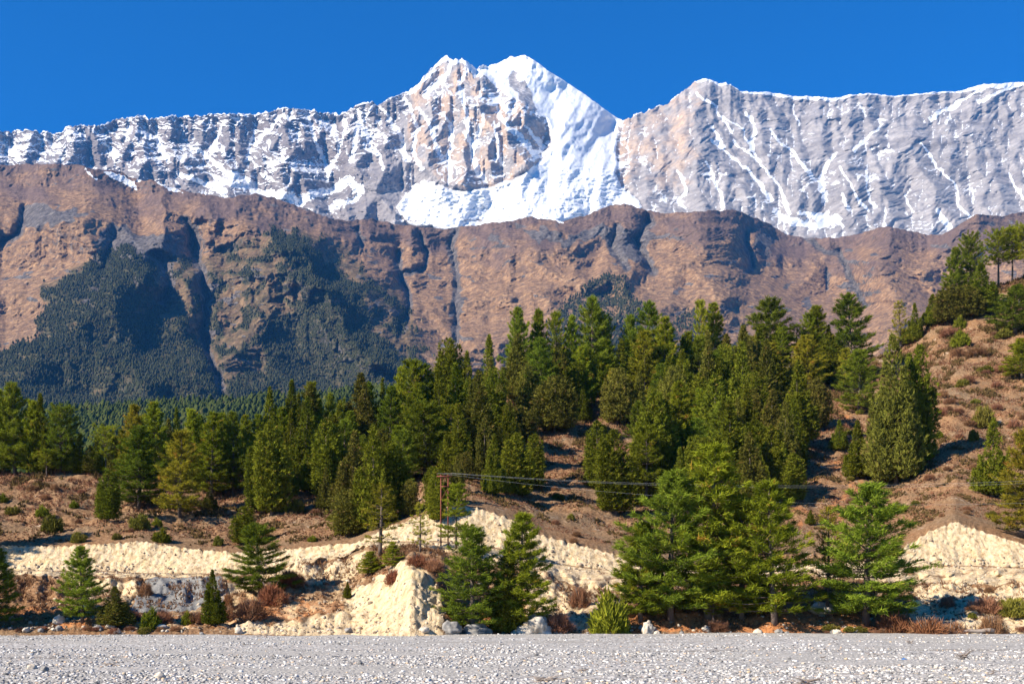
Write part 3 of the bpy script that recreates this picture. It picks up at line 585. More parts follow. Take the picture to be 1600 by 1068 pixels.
o = obj('pebbles', mesh_np('pebbles', np.concatenate(Vs), np.concatenate(Fs), m_peb, False, {'tone': np.concatenate(Ts)}))
tag(o, 'loose grey and white pebbles all over the riverbed', 'pebbles', None, 'stuff')

# ------------------------------------------------------------------ plant building
class Leaves:
    def __init__(s, seed): s.r = np.random.default_rng(seed); s.V = []; s.T = []
    def blades(s, C, D, L, W, tone, spread=0.5, n=8, N=None, nj=0.7):
        """tufts: around each centre C n narrow triangles fan out round direction D"""
        r = s.r; m = len(C); D = D / (np.linalg.norm(D, axis=-1, keepdims=True) + 1e-9)
        d = D[:, None] + r.normal(0, spread, (m, n, 3)); d /= np.linalg.norm(d, axis=-1, keepdims=True) + 1e-9
        sd = np.cross(d, r.normal(0, 1, (m, n, 3)) if N is None else N[:, None] + r.normal(0, nj, (m, n, 3))); sd /= np.linalg.norm(sd, axis=-1, keepdims=True) + 1e-9
        L = np.asarray(L); L = (L[:, None] if L.ndim else L) * r.uniform(.6, 1.25, (m, n)); W = np.asarray(W) * r.uniform(.7, 1.3, (m, n))
        c = C[:, None] + r.normal(0, 1, (m, n, 3)) * (L * 0.22)[..., None]
        a = c - sd * W[..., None] * .5; b = c + sd * W[..., None] * .5; e = c + d * L[..., None]
        s.V.append(np.stack([a, b, e], 2).reshape(-1, 3))
        t = np.clip(tone[:, None] + r.uniform(-.12, .12, (m, n)), 0, 1); s.T.append(np.repeat(t.ravel(), 3))
    def mesh(s, name, m):
        V = np.concatenate(s.V); T_ = np.concatenate(s.T)
        return mesh_np(name, V, np.arange(len(V)).reshape(-1, 3), m, False, {'tone': T_})
def tube(path, rad, k=5, cap=True):
    path = np.array(path, float); rad = np.array(rad, float) * np.ones(len(path)); n = len(path)
    tg = np.gradient(path, axis=0); tg /= np.linalg.norm(tg, axis=1, keepdims=True) + 1e-9
    ref = np.where(np.abs(tg[:, 2:3]) > 0.9, [[1., 0, 0]], [[0, 0, 1.]]); a = np.cross(tg, ref); a /= np.linalg.norm(a, axis=1, keepdims=True) + 1e-9; b = np.cross(tg, a)
    an = np.arange(k) / k * 2 * np.pi
    V = path[:, None] + (a[:, None] * np.cos(an)[None, :, None] + b[:, None] * np.sin(an)[None, :, None]) * rad[:, None, None]
    i = np.arange(n * k).reshape(n, k); j = np.roll(i, -1, 1)
    q = np.stack([i[:-1], j[:-1], j[1:], i[1:]], -1).reshape(-1, 4)
    tri = np.concatenate([q[:, [0, 1, 2]], q[:, [0, 2, 3]]])
    V = V.reshape(-1, 3)
    if cap:
        V = np.concatenate([V, path[:1], path[-1:]]); c0, c1 = n * k, n * k + 1
        e = [(c0, j[0, x], i[0, x]) for x in range(k)] + [(c1, i[-1, x], j[-1, x]) for x in range(k)]
        tri = np.concatenate([tri, np.array(e)])
    return V, tri
class Solid:
    def __init__(s): s.V = []; s.F = []; s.T = []; s.n = 0
    def add(s, V, Fc, tone=0.5):
        s.V.append(V); s.F.append(Fc + s.n); s.n += len(V); s.T.append(np.full(len(V), tone) if np.isscalar(tone) else tone)
    def tube(s, path, rad, k=5, tone=0.5): s.add(*tube(path, rad, k), tone)
    def box(s, c, d, tone=0.5, rz=0):
        v = np.array([(x, y, z) for x in (-.5, .5) for y in (-.5, .5) for z in (-.5, .5)]) * d
        ca, sa = math.cos(rz), math.sin(rz); v = np.stack([v[:, 0] * ca - v[:, 1] * sa, v[:, 0] * sa + v[:, 1] * ca, v[:, 2]], -1) + c
        f = np.array([(0,1,3),(0,3,2),(4,6,7),(4,7,5),(0,4,5),(0,5,1),(2,3,7),(2,7,6),(0,2,6),(0,6,4),(1,5,7),(1,7,3)]); s.add(v, f, tone)
    def mesh(s, name, m, smooth=True): return mesh_np(name, np.concatenate(s.V), np.concatenate(s.F), m, smooth, {'tone': np.concatenate(s.T)})

def trunk_path(r, H, bend=0.15, n=9):
    z = np.linspace(-0.3, H, n); a = r.uniform(0, 6.28); b2 = r.uniform(0, 6.28)
    return np.stack([bend * np.sin(z / H * 3 + a) * z / H + 0, bend * np.sin(z / H * 2.4 + b2) * z / H, z], -1)
def pine(seed, R=2.6, z0=0.12, whorls=22, per=5, prof='cone', blade=(0.33, 0.052), dens=1.0, droop=0.15, base_r=0.16, gap=0.0, lean=0.12):
    """H is always 10; whorled branches carry flat shelves of needle tufts"""
    r = np.random.default_rng(seed); H = 10.0; T_ = Solid(); L = Leaves(seed + 1000)
    tp = trunk_path(r, H, lean); tz = tp[:, 2]
    ax = lambda z: np.array([np.interp(z, tz, tp[:, 0]), np.interp(z, tz, tp[:, 1]), z])
    T_.tube(tp, base_r * (1 - np.clip(tz / H, 0, 1)) ** .8 + 0.02, 7, r.uniform(.3, .7))
    zs = z0 * H + (H * 0.985 - z0 * H) * (np.arange(whorls) + r.uniform(-.3, .3, whorls)) / whorls
    Cs = []; Ds = []; Ts = []; Ls = []
    for wi, z in enumerate(zs):
        tt = (z / H - z0) / (1 - z0)
        if prof == 'cone': pr = (1 - tt) ** 0.75 * (0.75 + 0.25 * min(1, tt * 5))
        elif prof == 'round': pr = math.sqrt(max(0.02, 1 - abs(tt * 2 - .75) ** 2.2 / 1.9)) if tt < .98 else .2
        elif prof == 'flat': pr = 0.55 + 0.45 * math.sin(min(1, tt * 1.3) * math.pi) if tt < .9 else .35
        else: pr = (1 - tt) ** 0.5 * 0.9
        pr *= r.uniform(.78, 1.15)
        if gap and r.random() < gap: continue
        n = max(3, int(per + r.integers(-1, 2))); a0 = r.uniform(0, 6.28)
        for k in range(n):
            a = a0 + k / n * 6.28 + r.uniform(-.35, .35); Lb = R * pr * r.uniform(.6, 1.15) + 0.12
            up = (0.75 * tt - droop) + r.uniform(-.08, .1)
            o = ax(z); sN = 5; q = np.linspace(0, 1, sN)
            pts = np.stack([o[0] + math.cos(a) * Lb * q, o[1] + math.sin(a) * Lb * q, o[2] + Lb * (up * q + 0.16 * q ** 3 - 0.10 * q * (1 - q))], -1)
            pts[1:, :2] += r.normal(0, .04 * Lb, (sN - 1, 2)) * .5
            T_.tube(pts, np.linspace(0.045 * (0.4 + Lb / R), 0.008, sN), 3, r.uniform(.2, .7))
            nc = int(max(3, (3 + 9 * Lb / 2.6) * dens * 1.25)); q0 = 0.22 if Lb > 0.8 else 0.1
            qq = q0 + (1.03 - q0) * r.random(nc) ** 0.8; lat = r.uniform(-1, 1, nc) * (0.34 * Lb * (1.15 - qq))
            px = np.interp(qq, q, pts[:, 0]) - math.sin(a) * lat; py = np.interp(qq, q, pts[:, 1]) + math.cos(a) * lat
            pz = np.interp(qq, q, pts[:, 2]) + r.normal(0, .035, nc) + 0.03
            Cs.append(np.stack([px, py, pz], -1)); d = np.stack([np.cos(a) + 0 * qq - math.sin(a) * lat, np.sin(a) + math.cos(a) * lat, 0.55 + 0.3 * tt + 0 * qq], -1); Ds.append(d)
            bt = r.uniform(.15, .8); Ts.append(np.clip(bt + (qq - .6) * .3 + r.uniform(-.15, .15, nc), 0, 1))
    # leader
    Cs.append(ax(H * .98)[None] + r.normal(0, .04, (6, 3))); Ds.append(np.tile([0, 0, 1.], (6, 1)) + r.normal(0, .3, (6, 3))); Ts.append(np.full(6, .7))
    C = np.concatenate(Cs); D = np.concatenate(Ds); tn = np.concatenate(Ts)
    Nn_ = C - np.stack([0 * C[:, 0], 0 * C[:, 1], C[:, 2]], -1); Nn_ /= np.linalg.norm(Nn_, axis=1, keepdims=True) + .2; Nn_[:, 2] += .7
    L.blades(C, D, blade[0], blade[1], tn, 0.62, 13, Nn_)
    return T_, L
def juniper(seed, R=1.9, lobes=7, shape='cone', n=3600, blade=(0.27, 0.085), base=0.03, ragged=0.55, main=0.7):
    r = np.random.default_rng(seed); H = 10.0; T_ = Solid(); L = Leaves(seed + 2000)
    T_.tube(trunk_path(r, H * .8, 0.1), np.linspace(0.2, 0.03, 9), 6, .5)
    sp = [(0, 0, base * H, H, R * main)]
    for k in range(lobes * 2):
        a = k / lobes * 6.28 + r.uniform(-.4, .4); q = R * r.uniform(.3, .78); top = H * ((1.02 - q / R * .75) * r.uniform(.7, 1.05) if shape == 'cone' else r.uniform(.6, .97))
        sp.append((math.cos(a) * q, math.sin(a) * q, base * H + r.uniform(0, .6), top, R * r.uniform(.24, .42)))
    vol = np.array([(s[3] - s[2]) * s[4] for s in sp]); vol /= vol.sum()
    for (x, y, z0, z1, rr), f in zip(sp, vol):
        m = int(n * f); t = r.random(m) ** (1.15 if shape == 'cone' else 1.0)
        if shape == 'cone': pr = (1 - t) ** .72 * np.clip(0.55 + t * 4, 0, 1)
        elif shape == 'column': pr = np.clip((1 - t) * 2.6, 0, 1) ** .6 * np.clip(0.7 + t * 3, 0, 1)
        else: pr = np.sqrt(np.clip(1 - (t * 2 - .85) ** 2 / 1.35, 0.01, 1))
        a = r.uniform(0, 6.28, m); nl = perlin(np.cos(a) * 2.2 + x * 3, t * (z1 - z0) * 1.1 + np.sin(a) * 2.2, seed % 50)
        clump = perlin(np.cos(a) * 5 + x, t * (z1 - z0) * 2.6 + np.sin(a) * 5, (seed + 7) % 50)
        q = rr * pr * (1 + ragged * nl + ragged * .6 * clump) * np.where(r.random(m) < .72, r.uniform(.86, 1.04, m), r.uniform(.3, .9, m))
        C = np.stack([x * (1 + .2 * t) + np.cos(a) * q, y * (1 + .2 * t) + np.sin(a) * q, z0 + t * (z1 - z0)], -1)
        D = np.stack([np.cos(a) * .75, np.sin(a) * .75, 0.85 + 0 * a], -1)
        tn = np.clip(.42 + .75 * clump + r.uniform(-.2, .2, m), 0, 1)
        N_ = np.stack([np.cos(a), np.sin(a), .35 + 0 * a], -1); L.blades(C, D, blade[0], blade[1], tn, 0.42, 8, N_, .75)
    return T_, L
def bush(seed, n=420, blade=(0.5, 0.10), flat=0.8, upr=0.8):
    """low rounded shrub of unit height 1"""
    r = np.random.default_rng(seed); T_ = Solid(); L = Leaves(seed + 3000)
    for k in range(9):
        a = r.uniform(0, 6.28); q = r.uniform(.1, .6); T_.tube([(0, 0, -.1), (math.cos(a) * q * .4, math.sin(a) * q * .4, .35), (math.cos(a) * q, math.sin(a) * q, .85)], [.05, .03, .012], 4, r.uniform(.2, .6))
    C = r.normal(0, 1, (n, 3)); C /= np.linalg.norm(C, axis=1, keepdims=True); C[:, 2] = np.abs(C[:, 2])
    nl = perlin(C[:, 0] * 2 + C[:, 2], C[:, 1] * 2, seed % 40); C *= (r.uniform(.45, 1, n) ** .5 * (1 + .4 * nl))[:, None]
    P = C * np.array([.62, .62, flat]); L.blades(P, C * .7 + np.array([0, 0, upr]), blade[0] * .45, blade[1] * .6, np.clip(.5 + .5 * nl + r.uniform(-.2, .2, n), 0, 1), .5, 8)
    return T_, L
m_jun_d = foliage('grey green juniper foliage', (0.040, 0.044, 0.009), (0.145, 0.148, 0.022), (0.20, 0.16, 0.04), 0.1)
PROTO = {}
def proto(key, TL, leafmat, crown='crown'):
    T_, L = TL; PROTO[key] = (T_.mesh('trunk', m_bark), L.mesh(crown, leafmat), crown)
for i in range(4): proto('P%d' % i, pine(10 + i, R=[2.7, 2.4, 3.0, 2.5][i], whorls=[22, 24, 21, 20][i], per=6, dens=1.6), [m_pine, m_pine, m_pine_b, m_pine][i])
proto('PY', pine(20, R=2.7, whorls=21, per=6, dens=1.5), m_pine_y)
proto('PB', pine(21, R=2.8, whorls=22, per=6, dens=1.3), m_pine_b)
proto('PS', pine(22, R=2.3, z0=0.30, whorls=13, per=4, prof='flat', dens=0.9, droop=0.05, gap=.1), m_pine)           # open pine with a bare lower trunk
proto('PT', pine(23, R=2.2, z0=0.42, whorls=15, per=5, prof='round', dens=1.2, droop=0.0), m_pine)                     # tall trunk, rounded top
proto('PW', pine(24, R=3.4, z0=0.14, whorls=14, per=6, prof='cone', dens=1.7, droop=0.12, blade=(0.4, 0.06)), m_pine_b)  # wide shelves
proto('PX', pine(25, R=1.9, z0=0.16, whorls=17, per=4, prof='open', dens=0.55, gap=.15, blade=(.36, .06)), m_pine_y)   # thin, half bare
proto('P4', pine(27, R=2.6, z0=.2, whorls=17, per=6, prof='open', dens=1.3, gap=.12), m_pine); proto('P5', pine(28, R=2.9, z0=.12, whorls=16, per=6, prof='cone', dens=1.7, gap=.1, lean=.35), m_pine_b)
proto('PD', pine(26, R=2.6, z0=0.06, whorls=22, per=7, prof='round', dens=1.3), m_pine_b)
for i in range(3): proto('J%d' % i, juniper(30 + i, R=[1.9, 2.1, 1.8][i], lobes=[7, 9, 6][i]), [m_jun, m_jun_o, m_jun][i])
proto('JC', juniper(40, R=1.6, lobes=6, shape='column', n=3600), m_jun)
proto('JR', juniper(41, R=2.6, lobes=8, shape='round', n=3000, blade=(.4, .11)), m_jun_o)
proto('JG', juniper(42, R=2.4, lobes=15, n=7000, blade=(0.22, 0.07), ragged=.4, main=0.95), m_jun_d)
proto('J3', juniper(44, R=2.0, lobes=8, ragged=.8), m_jun); proto('J4', juniper(45, R=1.7, lobes=5, base=.12, ragged=.9, n=2800), m_jun_o); proto('J5', juniper(46, R=2.2, lobes=7, shape='round', base=.08, ragged=.8), m_jun)
proto('JN', juniper(43, R=1.0, lobes=3, n=1300), m_jun)
proto('B0', bush(50), m_jun, 'foliage'); proto('B1', bush(51), m_jun_o, 'foliage')
proto('D0', bush(52, 300, (0.6, 0.035), .75, .9), m_brown, 'foliage'); proto('D1', bush(53, 380, (.55, .06), .6, .6), m_rustleaf, 'foliage')
for k in PROTO:   # true sizes of each prototype
    co = np.empty(len(PROTO[k][1].vertices) * 3, np.float32); PROTO[k][1].vertices.foreach_get('co', co); co = co.reshape(-1, 3)
    PROTO[k] += (np.percentile(np.hypot(co[:, 0], co[:, 1]), 96), co[:, 2].max())
KIND = {'P': ('pine_tree', 'pine tree'), 'J': ('juniper_tree', 'juniper'), 'B': ('shrub', 'shrub'), 'D': ('dry_bush', 'bush')}
first = {}
def plant(key, u, v, hpx, wpx, label, group=None, lift=0.0, dY=0.0):
    tm, cm, cname, R0, H0 = PROTO[key]; p = ground_at(u, v); Y = p[1] + dY
    if dY: p = np.array([p[0] * Y / p[1], Y, p[2]])
    s = hpx / F * Y / H0; sw = wpx / F * Y / (2 * R0)
    nm, cat = KIND[key[0]]
    e = bpy.data.objects.new(nm, None); COL.objects.link(e); e.empty_display_size = 0.5
    e.location = (p[0], Y, p[2] - 0.06 * s + lift); e.rotation_euler = (random.uniform(-.03, .03), random.uniform(-.03, .03), random.uniform(0, 6.28)); e.scale = (sw, sw, s)
    tag(e, label, cat, group)
    if key in first:
        for c in first[key]:
            d = c.copy(); COL.objects.link(d); d.parent = e
    else:
        first[key] = [obj('trunk' if key[0] in 'PJ' else 'stem', tm, e), obj(cname, cm, e)]
    return e
# ------------------------------------------------------------------ the trees one can point at: key, column, base row, height px, width px, label
TREES = [
 ('P0', -6, 724, 136, 80, 'bright green pine cut by the left picture edge, at the top of the meadow'),
 ('P2', 22, 726, 148, 78, 'tallest bright green pine at the far left above the meadow'),
 ('P1', 50, 728, 122, 50, 'bright pine just left of the dark pointed juniper at the far left'),
 ('J0', 66, 730, 130, 42, 'dark pointed juniper right of the bright far left pines'),
 ('PD', 93, 730, 112, 66, 'round topped dark pine right of the dark pointed far left juniper'),
 ('PT', 71, 748, 50, 32, 'small umbrella shaped pine with a bare pale trunk in the far left meadow'),
 ('JN', 124, 739, 66, 26, 'slim juniper at the left rim of the gap above the meadow'),
 ('J1', 142, 733, 46, 32, 'short dark juniper in the gap beside the slim juniper'),
 ('PT', 164, 706, 88, 42, 'yellowish pine with a bare reddish trunk right of the gap'),
 ('P3', 188, 706, 78, 34, 'green pine leaning behind the yellowish bare trunked pine'),
 ('PY', 205, 748, 120, 46, 'yellow green pine with a narrow top at the left of the meadow pine clump'),
 ('P0', 243, 752, 128, 58, 'tallest pine of the left meadow clump'),
 ('P2', 216, 795, 132, 98, 'broad olive pine at the front left of the meadow clump'),
 ('JC', 166, 814, 80, 40, 'dense dark juniper at the left foot of the meadow pine clump'),
 ('PY', 279, 808, 140, 74, 'layered yellow green pine at the front of the meadow clump'),
 ('J0', 276, 742, 112, 30, 'dark slim tree behind the middle of the meadow pine clump'),
 ('P1', 301, 764, 130, 48, 'dark green pine between the layered front pine and the broad right hand pines'),
 ('P3', 330, 778, 138, 62, 'left one of the two broad pines ending the meadow clump on the right'),
 ('P2', 364, 772, 134, 62, 'right one of the two broad pines ending the meadow clump'),
 ('J1', 326, 796, 32, 24, 'low juniper under the broad pines at the right end of the meadow clump'),
 ('J2', 421, 725, 130, 42, 'pointed dark juniper whose tip stands alone left of centre against the dark mountain'),
 ('JC', 405, 800, 120, 46, 'leftmost juniper column at the left foot of the main wood'),
 ('JC', 424, 804, 152, 56, 'large dense juniper column at the left foot of the main wood'),
 ('J0', 466, 706, 104, 26, 'narrow dark juniper tip right of the lone pointed juniper'),
 ('PB', 516, 686, 98, 34, 'pale green pine top on the left skyline of the main wood'),
 ('P1', 496, 694, 94, 28, 'smaller pale pine beside the pale green skyline pine top'),
 ('JN', 538, 672, 88, 16, 'thin spindle like conifer on the left skyline of the main wood'),
 ('PB', 574, 684, 106, 38, 'light bluish green pine rising behind the left half of the main wood'),
 ('JN', 597, 684, 104, 20, 'slim dark conifer next to the light bluish skyline pine'),
 ('P0', 622, 692, 124, 38, 'left of two bright pines on the rising skyline of the main wood'),
 ('P3', 643, 694, 124, 36, 'right of two bright pines on the rising skyline, near the dark blunt conifer'),
 ('J3', 476, 745, 128, 56, 'olive juniper with a blunt top behind the large juniper column'),
 ('J0', 452, 735, 98, 36, 'upright juniper between the large column and the blunt topped olive juniper'),
 ('JC', 510, 780, 128, 56, 'tall juniper standing forward beside the open brown patch left of centre'),
 ('B0', 455, 771, 48, 26, 'small dark juniper beside the open brown patch at the foot of the wood'),
 ('J1', 552, 800, 130, 66, 'left third of the wide olive juniper mass above the road bend'),
 ('J3', 582, 826, 168, 70, 'tallest olive juniper above the road bend'),
 ('J5', 612, 808, 122, 60, 'right hand olive juniper above the road bend, next to the shelf branched pine'),
 ('JR', 540, 838, 76, 60, 'low olive brown juniper at the lower edge of the wood above the road bend'),
 ('PW', 664, 748, 126, 112, 'broad pine with flat shelf like branches in the middle of the wood'),
 ('J5', 699, 670, 146, 52, 'dark blunt conifer standing up alone left of the picture centre'),
 ('J2', 732, 664, 118, 40, 'mid height juniper between the dark blunt conifer and the next pointed one'),
 ('J0', 763, 660, 140, 44, 'pointed juniper on the skyline right of the dark blunt conifer'),
 ('J4', 754, 745, 148, 66, 'tall olive juniper behind the two steel power poles'),
 ('P2', 812, 622, 146, 58, 'dark green skyline pine left of the top of the wood'),
 ('P1', 836, 618, 138, 42, 'slim skyline pine touching the dark green one near the top of the wood'),
 ('P4', 868, 622, 140, 46, 'pale skyline pine in the middle of the hill crest'),
 ('P0', 889, 620, 132, 40, 'lower skyline pine left of the highest one on the middle crest'),
 ('P5', 923, 618, 164, 66, 'highest pine on the skyline of the middle crest'),
 ('PD', 944, 616, 130, 44, 'rounded pine tucked right behind the highest middle crest pine'),
 ('PB', 984, 612, 122, 44, 'mid green skyline pine right of the highest middle crest pine'),
 ('P5', 1013, 614, 150, 66, 'broad layered skyline pine right of the middle crest'),
 ('J0', 1063, 606, 84, 30, 'short dark tree in the dip of the skyline right of the broad layered pine'),
 ('P4', 1098, 606, 142, 40, 'leaning topped pine at the left of the right hand skyline group'),
 ('P3', 1115, 604, 134, 54, 'pine with yellowish top beside the leaning topped one on the skyline'),
 ('PS', 920, 618, 74, 34, 'open pine showing a thin bare trunk high on the slope'),
 ('JR', 866, 675, 92, 76, 'broad rounded juniper above the open brown clearing'),
 ('J2', 911, 661, 56, 28, 'small juniper on the bare ground right of the broad rounded one'),
 ('JR', 962, 664, 92, 56, 'stout juniper with its base on bare ground below the middle crest'),
 ('JR', 808, 692, 60, 60, 'low dark juniper at the upper left corner of the clearing'),
 ('JC', 934, 766, 112, 46, 'juniper forming the right rim of the brown clearing'),
 ('JC', 960, 804, 136, 62, 'big blunt juniper at the lower right corner of the brown clearing'),
 ('J3', 1020, 762, 146, 72, 'wide olive juniper behind the blunt one right of the clearing'),
 ('JN', 996, 792, 82, 26, 'narrow juniper spike right of the big blunt juniper'),
 ('PB', 1085, 748, 98, 60, 'blue green pine in the wood above the tall orange tipped pine'),
 ('PW', 1203, 560, 122, 92, 'big dark pine with wide separate shelves on the right skyline'),
 ('PS', 1244, 562, 84, 52, 'open pine with a thin trunk right of the wide shelved skyline pine'),
 ('P1', 1276, 566, 102, 52, 'yellow green conical pine on the right skyline'),
 ('P5', 1327, 600, 150, 82, 'large full pine on the right skyline before the dip'),
 ('PY', 1262, 606, 84, 60, 'light pine filling the gap below the yellow green conical skyline pine'),
 ('PB', 1341, 646, 104, 70, 'dense blue green pine below the large full skyline pine'),
 ('JR', 1272, 670, 82, 50, 'bluish rounded juniper on the reddish ground under the right skyline'),
 ('JN', 1246, 712, 76, 32, 'upright juniper at the left of the reddish open ground'),
 ('J0', 1210, 628, 66, 44, 'juniper below the wide shelved skyline pine'),
 ('PY', 1200, 600, 66, 54, 'pale pine crown beneath the wide shelved skyline pine'),
 ('PX', 1406, 510, 78, 34, 'ragged half dead pine alone in the skyline dip'),
 ('J0', 1429, 536, 64, 26, 'small dark conical conifer right of the ragged half dead pine'),
 ('P3', 1409, 534, 28, 28, 'low green pine at the foot of the ragged half dead pine'),
 ('P2', 1490, 466, 98, 46, 'dark layered conifer on the top right hill, first of the tall group'),
 ('PD', 1513, 468, 112, 48, 'tallest dark conifer of the group on the top right hill'),
 ('PT', 1560, 438, 92, 44, 'bare trunked pine with a bushy top on the top right ridge'),
 ('PT', 1581, 434, 94, 40, 'second bare trunked pine on the top right ridge, nearer the corner'),
 ('PT', 1604, 440, 98, 48, 'bare trunked pine cut by the right edge of the picture'),
 ('J0', 1533, 490, 82, 58, 'bright green juniper below the tallest conifers of the top right hill'),
 ('JR', 1506, 500, 56, 62, 'wide green juniper leaning over the brown slope at the top right'),
 ('JR', 1478, 506, 62, 54, 'rounded juniper at the left end of the top right group'),
 ('J2', 1456, 510, 52, 32, 'lowest juniper at the left shoulder of the top right hill'),
 ('P2', 1584, 522, 78, 76, 'vivid green pine on the brown slope under the bare trunked pines'),
 ('B0', 1500, 541, 32, 30, 'round bright shrub alone on the brown slope under the top right group'),
 ('B0', 1499, 514, 24, 18, 'tiny upright shrub just above the round bright shrub'),
 ('P3', 1596, 592, 64, 58, 'dark pine at the right edge halfway up the brown slope'),
 ('JG', 1400, 757, 242, 90, 'giant grey olive juniper on the right, larger of the touching pair'),
 ('JC', 1436, 728, 196, 56, 'dark green juniper joined to the right side of the giant one'),
 ('J0', 1310, 704, 50, 28, 'small bright juniper on the open ground left of the giant juniper'),
 ('J2', 1338, 748, 94, 42, 'medium cone shaped juniper left of the foot of the giant juniper'),
 ('J1', 1205, 724, 118, 58, 'dark juniper at the right border of the main wood'),
 ('JC', 1238, 786, 78, 40, 'juniper at the lower right corner of the main wood'),
 ('J3', 1548, 777, 126, 56, 'lone slanting juniper on the brown slope near the right edge'),
 ('B1', 1535, 668, 40, 36, 'round shrub behind the top of the lone slanting juniper'),
 ('PY', 1602, 842, 176, 92, 'large yellow green tiered pine cut by the right edge above the cream cut'),
 # front row by the river
 ('P2', 1352, 976, 228, 180, 'big spreading pine on the right of the river bank casting a shadow on the road'),
 ('PX', 1290, 962, 176, 62, 'thin yellowish pine left behind the big spreading right bank pine'),
 ('P0', 1208, 974, 232, 134, 'dark tall pine on the river bank between the wide clump and the big spreading pine'),
 ('P3', 1106, 966, 280, 160, 'tallest riverside pine with orange brown tips in the wide clump'),
 ('P2', 1046, 968, 240, 165, 'broad yellow green riverside pine at the left of the wide clump'),
 ('PS', 1113, 980, 72, 46, 'young open pine with visible stems under the wide riverside clump'),
 ('P0', 1156, 966, 200, 120, 'full dark pine at the right end of the wide riverside clump'),
 ('P1', 1000, 970, 160, 96, 'lower pine at the left end of the wide riverside clump beside the dense bush'),
 ('B0', 951, 991, 84, 66, 'dense upright dark green bush at the left foot of the wide riverside clump'),
 ('P0', 812, 986, 190, 104, 'green pine standing right of the white scarp, right one of two'),
 ('PB', 738, 990, 172, 114, 'dense green pine standing against the right side of the white scarp'),
 ('J3', 792, 990, 150, 56, 'dark tree squeezed between the two pines right of the white scarp'),
 ('PX', 592, 868, 116, 66, 'thin yellow green pine with two visible trunks on the road edge'),
 ('PX', 656, 862, 80, 36, 'small thin pine on the road edge left of the two power poles'),
 ('P4', 712, 856, 104, 60, 'sparse dark pine in front of the two steel power poles'),
 ('P1', 577, 898, 38, 42, 'low bushy pine at the foot of the thin two trunked pine, on its left'),
 ('P3', 612, 888, 42, 36, 'low bushy pine at the foot of the thin two trunked pine, on its right'),
 ('PW', 404, 934, 122, 104, 'dark pine with long drooping shelves left of the brown mound'),
 ('P2', 127, 974, 122, 76, 'conical riverside pine on the left with a pointed tip'),
 ('J1', 178, 978, 64, 54, 'dark round juniper touching the right side of the left riverside pine'),
 ('B0', 233, 981, 38, 30, 'small bright shrub on the left bank below the grey gravel heap'),
 ('J2', 333, 978, 90, 36, 'slender dark juniper on the left bank right of the grey gravel heap'),
 ('B0', 293, 975, 26, 20, 'tiny green shrub on the bank left of the slender juniper'),
 ('PB', -4, 982, 130, 66, 'shaded pine cut by the left edge at the river bank'),
 ('P0', -70, 985, 240, 130, 'tall pine just outside the left edge of the picture, shading the bank'),
 ('P2', -130, 985, 260, 140, 'second tall pine outside the left edge of the picture'),
 ('P3', -70, 880, 190, 100, 'pine above the road outside the left edge of the picture'),
 ('JC', 378, 851, 62, 40, 'dense juniper on the rim of the road cut above the drooping shelf pine'),
 ('B1', 340, 852, 18, 16, 'low shrub on the rim of the road cut left of the dense juniper'),
 ('J2', 541, 936, 28, 14, 'single green sprig on the brown mound left of the white scarp'),
 ('D0', 227, 930, 28, 24, 'dark leafless bush on the left end of the grey gravel heap'),
 ('J1', 1172, 795, 120, 60, 'juniper rising directly behind the tallest riverside pine on the right'),
 ('P3', 1190, 960, 60, 40, 'little pine in the shade between the riverside clump and the dark tall pine'),
 ('J2', 1266, 821, 24, 16, 'tiny juniper on the slope above the thin yellowish pine'),
 ('B0', 1403, 801, 22, 24, 'small shrub above the left end of the right hand cream cut'),
 ('B0', 1466, 685, 15, 14, 'very small green tuft on the slope right of the giant juniper'),
 ('B1', 1520, 690, 22, 16, 'small pale shrub left of the lone slanting juniper'),
 ('B1', 81, 830, 32, 32, 'round green shrub with a dark shadow in the left meadow'),
 ('B0', 65, 808, 20, 20, 'smaller shrub just above the round shrub in the left meadow'),
 ('B0', 116, 793, 14, 14, 'tiny round shrub highest in the left meadow'),
 ('B1', 218, 826, 28, 32, 'round shrub under the front of the meadow pine clump'),
 ('B0', 251, 846, 26, 28, 'shrub right above the peak of the left cream cut'),
 ('B0', 244, 822, 16, 16, 'small shrub between the two round ones under the meadow pine clump'),
 ('B1', 122, 847, 20, 22, 'shrub on the rim of the left cream cut below the meadow'),
 ('B1', 183, 842, 12, 16, 'flat low shrub right of the rim shrub above the left cream cut'),
 ('B0', 3, 784, 16, 18, 'shrub at the left edge in the meadow'),
 ('B1', 20, 804, 14, 26, 'flat shrub near the left edge in the meadow'),
 ('B1', 462, 802, 24, 24, 'small dull shrub on the open brown patch left of centre'),
 ('B0', 487, 846, 12, 16, 'little green shrub on the rim of the cut left of centre'),
 ('B1', 890, 812, 12, 12, 'tiny tuft in the lower part of the brown clearing'),
 ('D0', 200, 972, 26, 44, 'grey brown leafless bush right of the dark round juniper on the left bank'),
 ('D0', 254, 974, 32, 34, 'leafless bush right of the small bright shrub on the left bank'),
 ('D0', 306, 972, 24, 30, 'leafless bush left of the slender juniper on the left bank'),
 ('D0', 350, 968, 30, 34, 'brown bush at the right foot of the slender juniper'),
 ('D1', 356, 950, 30, 16, 'rust coloured dead sprig beside the slender juniper'),
 ('D0', 392, 966, 44, 56, 'large dark brown bush at the left foot of the brown mound'),
 ('D1', 424, 945, 42, 50, 'reddish brown bush on the left flank of the brown mound'),
 ('D1', 452, 912, 28, 44, 'brown bush near the top left of the brown mound'),
 ('D1', 652, 884, 24, 34, 'rust red bush at the tip of the white scarp'),
 ('D0', 676, 892, 30, 34, 'dull red brown bush between the scarp tip and the dense pine'),
 ('D1', 612, 912, 28, 24, 'brown bush hanging on the left edge of the white scarp'),
